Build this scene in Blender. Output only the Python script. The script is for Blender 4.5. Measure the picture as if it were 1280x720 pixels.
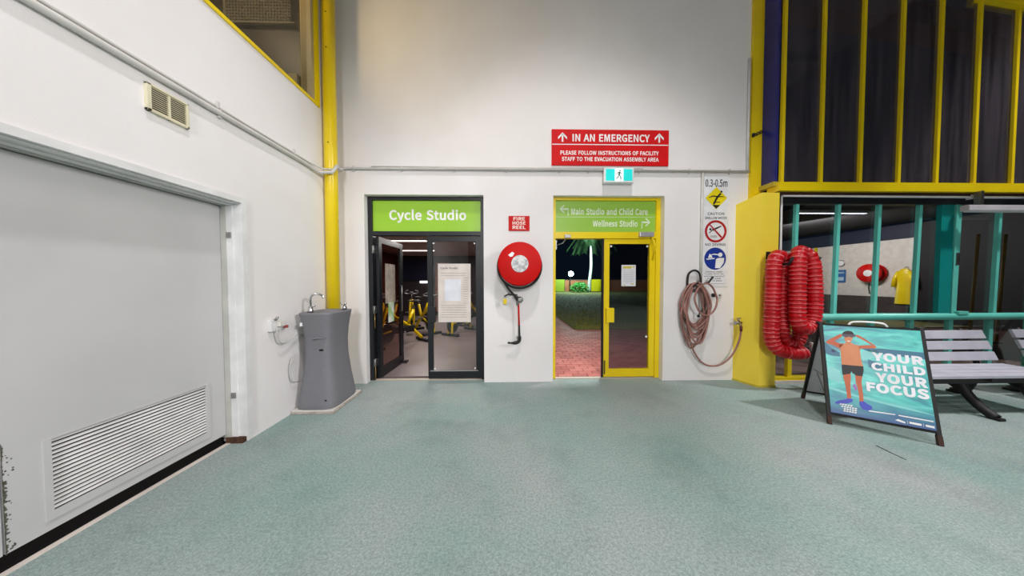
import bpy, bmesh, math, random
from mathutils import Vector, Matrix
S = bpy.context.scene
for o in list(bpy.data.objects): bpy.data.objects.remove(o)
COL = S.collection
PI = math.pi
rnd = random.Random(7)

# ------------------------------------------------------------------ camera
FPX, YAW, PITCH, ROLL = 326.0, math.radians(1.25), math.radians(1.5), math.radians(-0.1)
cf = Vector((math.sin(YAW)*math.cos(PITCH), math.cos(YAW)*math.cos(PITCH), -math.sin(PITCH)))
r0 = Vector((math.cos(YAW), -math.sin(YAW), 0)); u0 = r0.cross(cf)
cr = r0*math.cos(ROLL)+u0*math.sin(ROLL); cu = u0*math.cos(ROLL)-r0*math.sin(ROLL)
cd = bpy.data.cameras.new('camera'); cam = bpy.data.objects.new('camera', cd); COL.objects.link(cam)
cd.sensor_fit = 'HORIZONTAL'; cd.sensor_width = 36.0; cd.lens = 36.0*FPX/1280.0; cd.clip_start = 0.05; cd.clip_end = 300
cam.matrix_world = Matrix(((cr.x, cu.x, -cf.x, 0), (cr.y, cu.y, -cf.y, 0), (cr.z, cu.z, -cf.z, 1.5), (0, 0, 0, 1)))
S.camera = cam
# ------------------------------------------------------------------ world, lamps, exposure
W = bpy.data.worlds.new('night'); S.world = W; W.use_nodes = True
W.node_tree.nodes['Background'].inputs[0].default_value = (0.0022, 0.0045, 0.0085, 1)
W.node_tree.nodes['Background'].inputs[1].default_value = 1.0
vs = S.view_settings
vs.view_transform = 'Standard'; vs.look = 'None'; vs.gamma = 1; vs.use_curve_mapping = False; vs.exposure = 0.0
S.display_settings.display_device = 'sRGB'
def lamp(name, kind, loc, power, col=(1, 1, 1), aim=None, **k):
    l = bpy.data.lights.new(name, kind); l.energy = power; l.color = col
    for a, v in k.items(): setattr(l, a, v)
    o = bpy.data.objects.new(name, l); COL.objects.link(o); o.location = loc
    if aim is not None:
        o.rotation_euler = (Vector(aim)-Vector(loc)).to_track_quat('-Z', 'Y').to_euler()
    return o
LED = (1.0, 0.975, 0.975)
HB = dict(spot_size=math.radians(69), spot_blend=0.22, shadow_soft_size=0.3)
lamp('high_bay_light', 'SPOT', (0.95, -0.4, 11.0), 1700, LED, (0.95, -0.4, 0), **HB)
lamp('high_bay_light', 'SPOT', (9.6, 0.1, 11.0), 4000, LED, (9.0, 0.1, 0), **HB)
lamp('high_bay_light', 'SPOT', (0.95, -6.5, 11.0), 2600, LED, (0.95, -6.5, 0), **HB)  # unseen rear lamp, added as fill
lamp('wall_fill', 'SPOT', (0.6, -8.2, 4.5), 1900, LED, (0.3, 3.84, -0.6), spot_size=math.radians(56), spot_blend=.5, shadow_soft_size=.9)  # unseen fill behind the camera, added to even out the back wall
lamp('wall_fill', 'SPOT', (6.5, -1.8, 4.6), 1750, LED, (-2.44, 1.0, 0.7), spot_size=math.radians(56), spot_blend=.6, shadow_soft_size=.9)  # unseen fill from the right, added to brighten the left wall
lamp('hall_fill', 'AREA', (4.5, -6.0, 9.5), 130, (1, .95, .88), (1.5, 3.84, 4.5), shape='DISK', size=3.0)  # unseen area fill added to lift the upper wall
lamp('studio_light', 'AREA', (-1.4, 6.2, 2.52), 60, (1, .93, .88), (-1.4, 6.2, 0), shape='RECTANGLE', size=1.2, size_y=0.3)
lamp('studio_light', 'AREA', (-2.6, 9.0, 2.52), 60, (1, .90, .85), (-2.6, 9, 0), shape='RECTANGLE', size=1.2, size_y=0.3)
lamp('gallery_light', 'AREA', (-4.2, 2.0, 6.0), 14, (1, .86, .62), (-3.4, 3.8, 5.2), shape='DISK', size=0.6)
lamp('gallery_spot', 'SPOT', (-3.45, 1.7, 5.7), 260, (1, .77, .42), (-0.9, 3.84, 4.75), spot_size=math.radians(54), spot_blend=1.0, shadow_soft_size=.3)
lamp('porch_light', 'SPOT', (1.6, 4.16, 3.2), 520, (1, .93, .93), (1.7, 6.0, 0), spot_size=math.radians(120), spot_blend=.6, shadow_soft_size=.1)
lamp('flood_light', 'POINT', (9.0, 32.6, 4.6), 2600, (.70, 1.0, .92), shadow_soft_size=.25)
lamp('reflection_fill', 'AREA', (11.2, 9.6, 3.45), 130, (1, .96, .95), (15, 10.8, 1.8), shape='RECTANGLE', size=1.6, size_y=.2)  # added lamp that brightens the modelled reflection beyond the glazing

# ------------------------------------------------------------------ materials
def lin(c):
    return tuple(((v/255)/12.92 if v/255 <= .04045 else (((v/255)+.055)/1.055)**2.4) for v in c)
MATS = {}
def mat(name, col, rough=.5, metal=0.0, col2=None, scale=6.0, amt=.5, bump=0.0, bscale=120.0, spec=.5, emit=0.0, detail=3.0, coat=0.0):
    if name in MATS: return MATS[name]
    m = bpy.data.materials.new(name); m.use_nodes = True
    nt = m.node_tree; b = nt.nodes['Principled BSDF']
    c1 = (*lin(col), 1)
    b.inputs['Base Color'].default_value = c1
    b.inputs['Roughness'].default_value = rough; b.inputs['Metallic'].default_value = metal
    b.inputs['Specular IOR Level'].default_value = spec
    b.inputs['Coat Weight'].default_value = coat
    tc = nt.nodes.new('ShaderNodeTexCoord')
    if col2 is None: col2 = tuple(max(0, v*.93) for v in col); amt = min(amt, .5)
    n = nt.nodes.new('ShaderNodeTexNoise'); n.inputs['Scale'].default_value = scale; n.inputs['Detail'].default_value = detail
    nt.links.new(tc.outputs['Object'], n.inputs['Vector'])
    rp = nt.nodes.new('ShaderNodeValToRGB')
    rp.color_ramp.elements[0].position = .5-.25*amt-.05; rp.color_ramp.elements[1].position = .5+.25*amt+.05
    rp.color_ramp.elements[0].color = c1; rp.color_ramp.elements[1].color = (*lin(col2), 1)
    nt.links.new(n.outputs['Fac'], rp.inputs['Fac']); nt.links.new(rp.outputs['Color'], b.inputs['Base Color'])
    if bump:
        n2 = nt.nodes.new('ShaderNodeTexNoise'); n2.inputs['Scale'].default_value = bscale; n2.inputs['Detail'].default_value = 2
        nt.links.new(tc.outputs['Object'], n2.inputs['Vector'])
        bp = nt.nodes.new('ShaderNodeBump'); bp.inputs['Strength'].default_value = bump; bp.inputs['Distance'].default_value = .01
        nt.links.new(n2.outputs['Fac'], bp.inputs['Height']); nt.links.new(bp.outputs['Normal'], b.inputs['Normal'])
    if emit:
        nt.links.new(rp.outputs['Color'], b.inputs['Emission Color']); b.inputs['Emission Strength'].default_value = emit
    MATS[name] = m; return m
def glass_mat(name, tint=(1, 1, 1), base=.04, rough=.0, refl_veil=0.0):
    if name in MATS: return MATS[name]
    m = bpy.data.materials.new(name); m.use_nodes = True; nt = m.node_tree; nt.nodes.clear()
    out = nt.nodes.new('ShaderNodeOutputMaterial'); mx = nt.nodes.new('ShaderNodeMixShader')
    tr = nt.nodes.new('ShaderNodeBsdfTransparent'); tr.inputs[0].default_value = (*tint, 1)
    gl = nt.nodes.new('ShaderNodeBsdfGlossy'); gl.inputs['Roughness'].default_value = rough
    lw = nt.nodes.new('ShaderNodeLayerWeight'); lw.inputs['Blend'].default_value = .5
    p = nt.nodes.new('ShaderNodeMath'); p.operation = 'POWER'; p.inputs[1].default_value = 5
    a = nt.nodes.new('ShaderNodeMath'); a.operation = 'MULTIPLY_ADD'; a.inputs[1].default_value = 1-base; a.inputs[2].default_value = base
    nt.links.new(lw.outputs['Facing'], p.inputs[0]); nt.links.new(p.outputs[0], a.inputs[0])
    nt.links.new(a.outputs[0], mx.inputs[0]); nt.links.new(tr.outputs[0], mx.inputs[1]); nt.links.new(gl.outputs[0], mx.inputs[2])
    last = mx.outputs[0]
    if refl_veil:
        df = nt.nodes.new('ShaderNodeBsdfDiffuse'); df.inputs[0].default_value = (.62, .55, .62, 1)  # pale streaked veil standing in for ceiling and lamp reflections
        tc = nt.nodes.new('ShaderNodeTexCoord'); mp = nt.nodes.new('ShaderNodeMapping'); mp.inputs['Scale'].default_value = (9, 1, .5)
        n = nt.nodes.new('ShaderNodeTexNoise'); n.inputs['Scale'].default_value = 1.6; n.inputs['Detail'].default_value = 6
        nt.links.new(tc.outputs['Object'], mp.inputs[0]); nt.links.new(mp.outputs[0], n.inputs['Vector'])
        k = nt.nodes.new('ShaderNodeMapRange'); k.inputs['From Min'].default_value = .35; k.inputs['From Max'].default_value = .8
        k.inputs['To Min'].default_value = refl_veil*.3; k.inputs['To Max'].default_value = refl_veil
        nt.links.new(n.outputs['Fac'], k.inputs['Value'])
        m2 = nt.nodes.new('ShaderNodeMixShader'); nt.links.new(k.outputs[0], m2.inputs[0])
        nt.links.new(last, m2.inputs[1]); nt.links.new(df.outputs[0], m2.inputs[2]); last = m2.outputs[0]
    nt.links.new(last, out.inputs[0]); MATS[name] = m; return m
def emit_mat(name, col, s):
    return mat(name, col, .6, emit=s)

M_WALL = mat('white_paint', (233, 230, 230), .62, col2=(227, 223, 222), scale=1.3, bump=.06, bscale=90)
M_DOORP = mat('grey_white_door_paint', (196, 195, 196), .45, col2=(190, 189, 190), scale=2)
M_TRIMW = mat('white_gloss_trim', (226, 226, 226), .4)
M_YEL = mat('yellow_gloss_paint', (238, 210, 14), .32, col2=(230, 198, 16), scale=2.5)
M_YELB = mat('yellow_box_paint', (246, 220, 66), .4, col2=(240, 212, 68), scale=1.6)
M_TEAL = mat('teal_frame_paint', (106, 206, 192), .4, col2=(96, 196, 182), scale=3)
M_TEALD = mat('deep_teal_panel', (0, 140, 136), .4, col2=(0, 128, 126), scale=2)
M_NAVY = mat('navy_panel', (34, 40, 128), .2, col2=(28, 34, 112), scale=3)
M_BLACK = mat('black_powder_coat', (20, 23, 28), .38)
M_DARK = mat('black_rubber', (18, 17, 17), .6)
M_CHROME = mat('chrome', (200, 200, 200), .18, 1.0)
M_STEEL = mat('brushed_steel', (170, 170, 168), .35, 1.0)
M_CONDUIT = mat('grey_white_conduit', (205, 203, 198), .45)
M_CREAM = mat('cream_vent_plastic', (226, 219, 190), .5)
M_VOID = mat('dark_void', (14, 10, 9), .9)
M_RED = mat('red_enamel', (200, 10, 8), .5, col2=(190, 8, 6), scale=4, spec=.2)
M_SIGNRED = mat('sign_red', (212, 12, 18), .55, spec=.2)
M_SIGNW = mat('sign_white', (244, 243, 243), .45)
M_PRINTBLK = mat('print_black', (26, 25, 30), .5)
M_GLASS = glass_mat('clear_glass')
M_GLASSU = glass_mat('veiled_upper_glass', (.55, .5, .56), .07, .06, .085)
M_GLASSD = glass_mat('tinted_door_glass', (.55, .55, .6), .05)
M_LIME = mat('lime_sign', (150, 200, 46), .3, col2=(158, 206, 60), scale=1)
M_LIME2 = mat('leaf_green_sign', (146, 190, 70), .3, col2=(152, 196, 78), scale=1)

# ------------------------------------------------------------------ mesh builder
class MB:
    def __init__(s): s.v = []; s.f = []; s.m = []; s.sm = []
    def add(s, vs, fs, mi=0, smooth=False):
        n = len(s.v); s.v += [Vector(p) for p in vs]
        for f in fs: s.f.append([i+n for i in f]); s.m.append(mi); s.sm.append(smooth)
        return s
    def box(s, x0, x1, y0, y1, z0, z1, mi=0, b=0.0):
        if b > 0:
            bm = bmesh.new(); bmesh.ops.create_cube(bm, size=1)
            for v in bm.verts: v.co = Vector(((x0+x1)/2+v.co.x*(x1-x0), (y0+y1)/2+v.co.y*(y1-y0), (z0+z1)/2+v.co.z*(z1-z0)))
            bmesh.ops.bevel(bm, geom=bm.edges[:], offset=b, segments=2, affect='EDGES', profile=.6)
            bm.verts.index_update()
            s.add([v.co.copy() for v in bm.verts], [[v.index for v in f.verts] for f in bm.faces], mi); bm.free(); return s
        p = [(x0, y0, z0), (x1, y0, z0), (x1, y1, z0), (x0, y1, z0), (x0, y0, z1), (x1, y0, z1), (x1, y1, z1), (x0, y1, z1)]
        return s.add(p, [(0, 3, 2, 1), (4, 5, 6, 7), (0, 1, 5, 4), (1, 2, 6, 5), (2, 3, 7, 6), (3, 0, 4, 7)], mi)
    def bar(s, p, q, w, h, up=(0, 0, 1), mi=0):
        p, q = Vector(p), Vector(q); d = (q-p).normalized(); up = Vector(up)
        if abs(d.dot(up)) > .98: up = Vector((0, 1, 0))
        a = d.cross(up).normalized()*w/2; b = a.cross(d).normalized()*h/2
        vs = [p-a-b, p+a-b, p+a+b, p-a+b, q-a-b, q+a-b, q+a+b, q-a+b]
        return s.add(vs, [(3, 2, 1, 0), (4, 5, 6, 7), (0, 1, 5, 4), (1, 2, 6, 5), (2, 3, 7, 6), (3, 0, 4, 7)], mi)
    def tube(s, pts, r, seg=10, mi=0, caps=True, mifn=None):
        pts = [Vector(p) for p in pts]; n = len(pts)
        rr = r if isinstance(r, (list, tuple)) else [r]*n
        t = []
        for i in range(n):
            a = pts[max(0, i-1)]; b = pts[min(n-1, i+1)]
            t.append((b-a).normalized())
        u = t[0].orthogonal().normalized(); vs = []; fs = []
        base = len(s.v)
        for i in range(n):
            if i:
                q = t[i-1].rotation_difference(t[i]); u = (q @ u).normalized()
            w = t[i].cross(u).normalized()
            for k in range(seg):
                a = 2*PI*k/seg; s.v.append(pts[i]+(u*math.cos(a)+w*math.sin(a))*rr[i])
        for i in range(n-1):
            for k in range(seg):
                a = base+i*seg+k; b = base+i*seg+(k+1) % seg
                s.f.append([a, b, b+seg, a+seg]); s.m.append(mifn(i) if mifn else mi); s.sm.append(True)
        if caps:
            s.f.append([base+k for k in range(seg)][::-1]); s.m.append(mi); s.sm.append(False)
            s.f.append([base+(n-1)*seg+k for k in range(seg)]); s.m.append(mi); s.sm.append(False)
        return s
    def lathe(s, prof, org, ax=(0, 0, 1), seg=24, mi=0, smooth=True, caps=True):
        org = Vector(org); ax = Vector(ax).normalized(); u = ax.orthogonal().normalized(); w = ax.cross(u)
        base = len(s.v)
        for r, h in prof:
            for k in range(seg):
                a = 2*PI*k/seg; s.v.append(org+ax*h+(u*math.cos(a)+w*math.sin(a))*r)
        for i in range(len(prof)-1):
            for k in range(seg):
                a = base+i*seg+k; b = base+i*seg+(k+1) % seg
                s.f.append([a, b, b+seg, a+seg]); s.m.append(mi); s.sm.append(smooth)
        if caps:
            s.f.append([base+k for k in range(seg)][::-1]); s.m.append(mi); s.sm.append(False)
            s.f.append([base+(len(prof)-1)*seg+k for k in range(seg)]); s.m.append(mi); s.sm.append(False)
        return s
    def disc(s, org, ax, r, h, seg=32, mi=0): return s.lathe([(r, 0), (r, h)], org, ax, seg, mi, False)
    def poly(s, pts2, fr, h=.0012, mi=0):
        """flat prism: pts2 in the plane of frame fr=(origin,right,up), thickness h along the normal"""
        o, r, u = Vector(fr[0]), Vector(fr[1]), Vector(fr[2]); n = r.cross(u).normalized()
        k = len(pts2); a = [o+r*x+u*y for x, y in pts2]
        area = sum(pts2[i][0]*pts2[(i+1) % k][1]-pts2[(i+1) % k][0]*pts2[i][1] for i in range(k))
        if area < 0: a.reverse()
        vs = a+[p+n*h for p in a]
        return s.add(vs, [list(range(k))[::-1], list(range(k, 2*k))]+[[i, (i+1) % k, k+(i+1) % k, k+i] for i in range(k)], mi)
    def ring(s, fr, cx, cy, r1, r2, h=.0012, seg=32, mi=0):
        o, r, u = Vector(fr[0]), Vector(fr[1]), Vector(fr[2]); n = r.cross(u).normalized(); b = len(s.v)
        for rad, hh in ((r1, 0), (r1, h), (r2, h), (r2, 0)):
            for k in range(seg):
                a = 2*PI*k/seg; s.v.append(o+r*(cx+rad*math.cos(a))+u*(cy+rad*math.sin(a))+n*hh)
        for j in range(3):
            for k in range(seg):
                s.f.append([b+j*seg+k, b+j*seg+(k+1) % seg, b+(j+1)*seg+(k+1) % seg, b+(j+1)*seg+k][::-1]); s.m.append(mi); s.sm.append(False)
        return s
    def build(s, name, mats, parent=None, world=True):
        me = bpy.data.meshes.new(name)
        vs = s.v
        if parent is not None and world:
            mi = WM[parent.name].inverted(); vs = [mi @ p for p in vs]
        me.from_pydata([tuple(p) for p in vs], [], s.f)
        for m in (mats if isinstance(mats, (list, tuple)) else [mats]): me.materials.append(m)
        me.polygons.foreach_set('material_index', s.m); me.polygons.foreach_set('use_smooth', s.sm); me.update()
        o = bpy.data.objects.new(name, me); COL.objects.link(o)
        if parent is not None:
            o.parent = parent; WM[o.name] = WM[parent.name].copy()
        else: WM[o.name] = Matrix.Identity(4)
        return o
WM = {}
def tag(o, label=None, cat=None, group=None, kind=None):
    if label: o['label'] = label
    if cat: o['category'] = cat
    if group: o['group'] = group
    if kind: o['kind'] = kind
    return o
def thing(name, label, cat, loc=(0, 0, 0), rz=0, group=None, kind=None):
    o = bpy.data.objects.new(name, None); COL.objects.link(o); o.empty_display_size = .1
    o.location = loc; o.rotation_euler = (0, 0, rz)
    WM[o.name] = Matrix.Translation(loc) @ Matrix.Rotation(rz, 4, 'Z')
    return tag(o, label, cat, group, kind)
def struct(name, label=None, loc=(0, 0, 0)): return thing(name, label, None, loc, kind='structure')
def dup(root, loc, rz, label, group=None):
    r = root.copy(); COL.objects.link(r); r.location = loc; r.rotation_euler = (0, 0, rz); r['label'] = label
    if group: r['group'] = group
    for ch in list(root.children):
        c = ch.copy(); COL.objects.link(c); c.parent = r
        for g in list(ch.children):
            d = g.copy(); COL.objects.link(d); d.parent = c
    return r
def spline(pts, n=8):
    P = [Vector(p) for p in pts]; P = [2*P[0]-P[1]]+P+[2*P[-1]-P[-2]]; out = []
    for i in range(1, len(P)-2):
        a, b, c, d = P[i-1:i+3]
        for k in range(n):
            t = k/n
            out.append(.5*((2*b)+(c-a)*t+(2*a-5*b+4*c-d)*t*t+(3*b-a-3*c+d)*t**3))
    out.append(P[-2]); return out
def resample(pts, step):
    out = [pts[0]]; acc = 0
    for a, b in zip(pts, pts[1:]):
        L = (b-a).length; d = step-acc
        while d <= L and L > 0: out.append(a.lerp(b, d/L)); d += step
        acc = L-(d-step)
    return out
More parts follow.
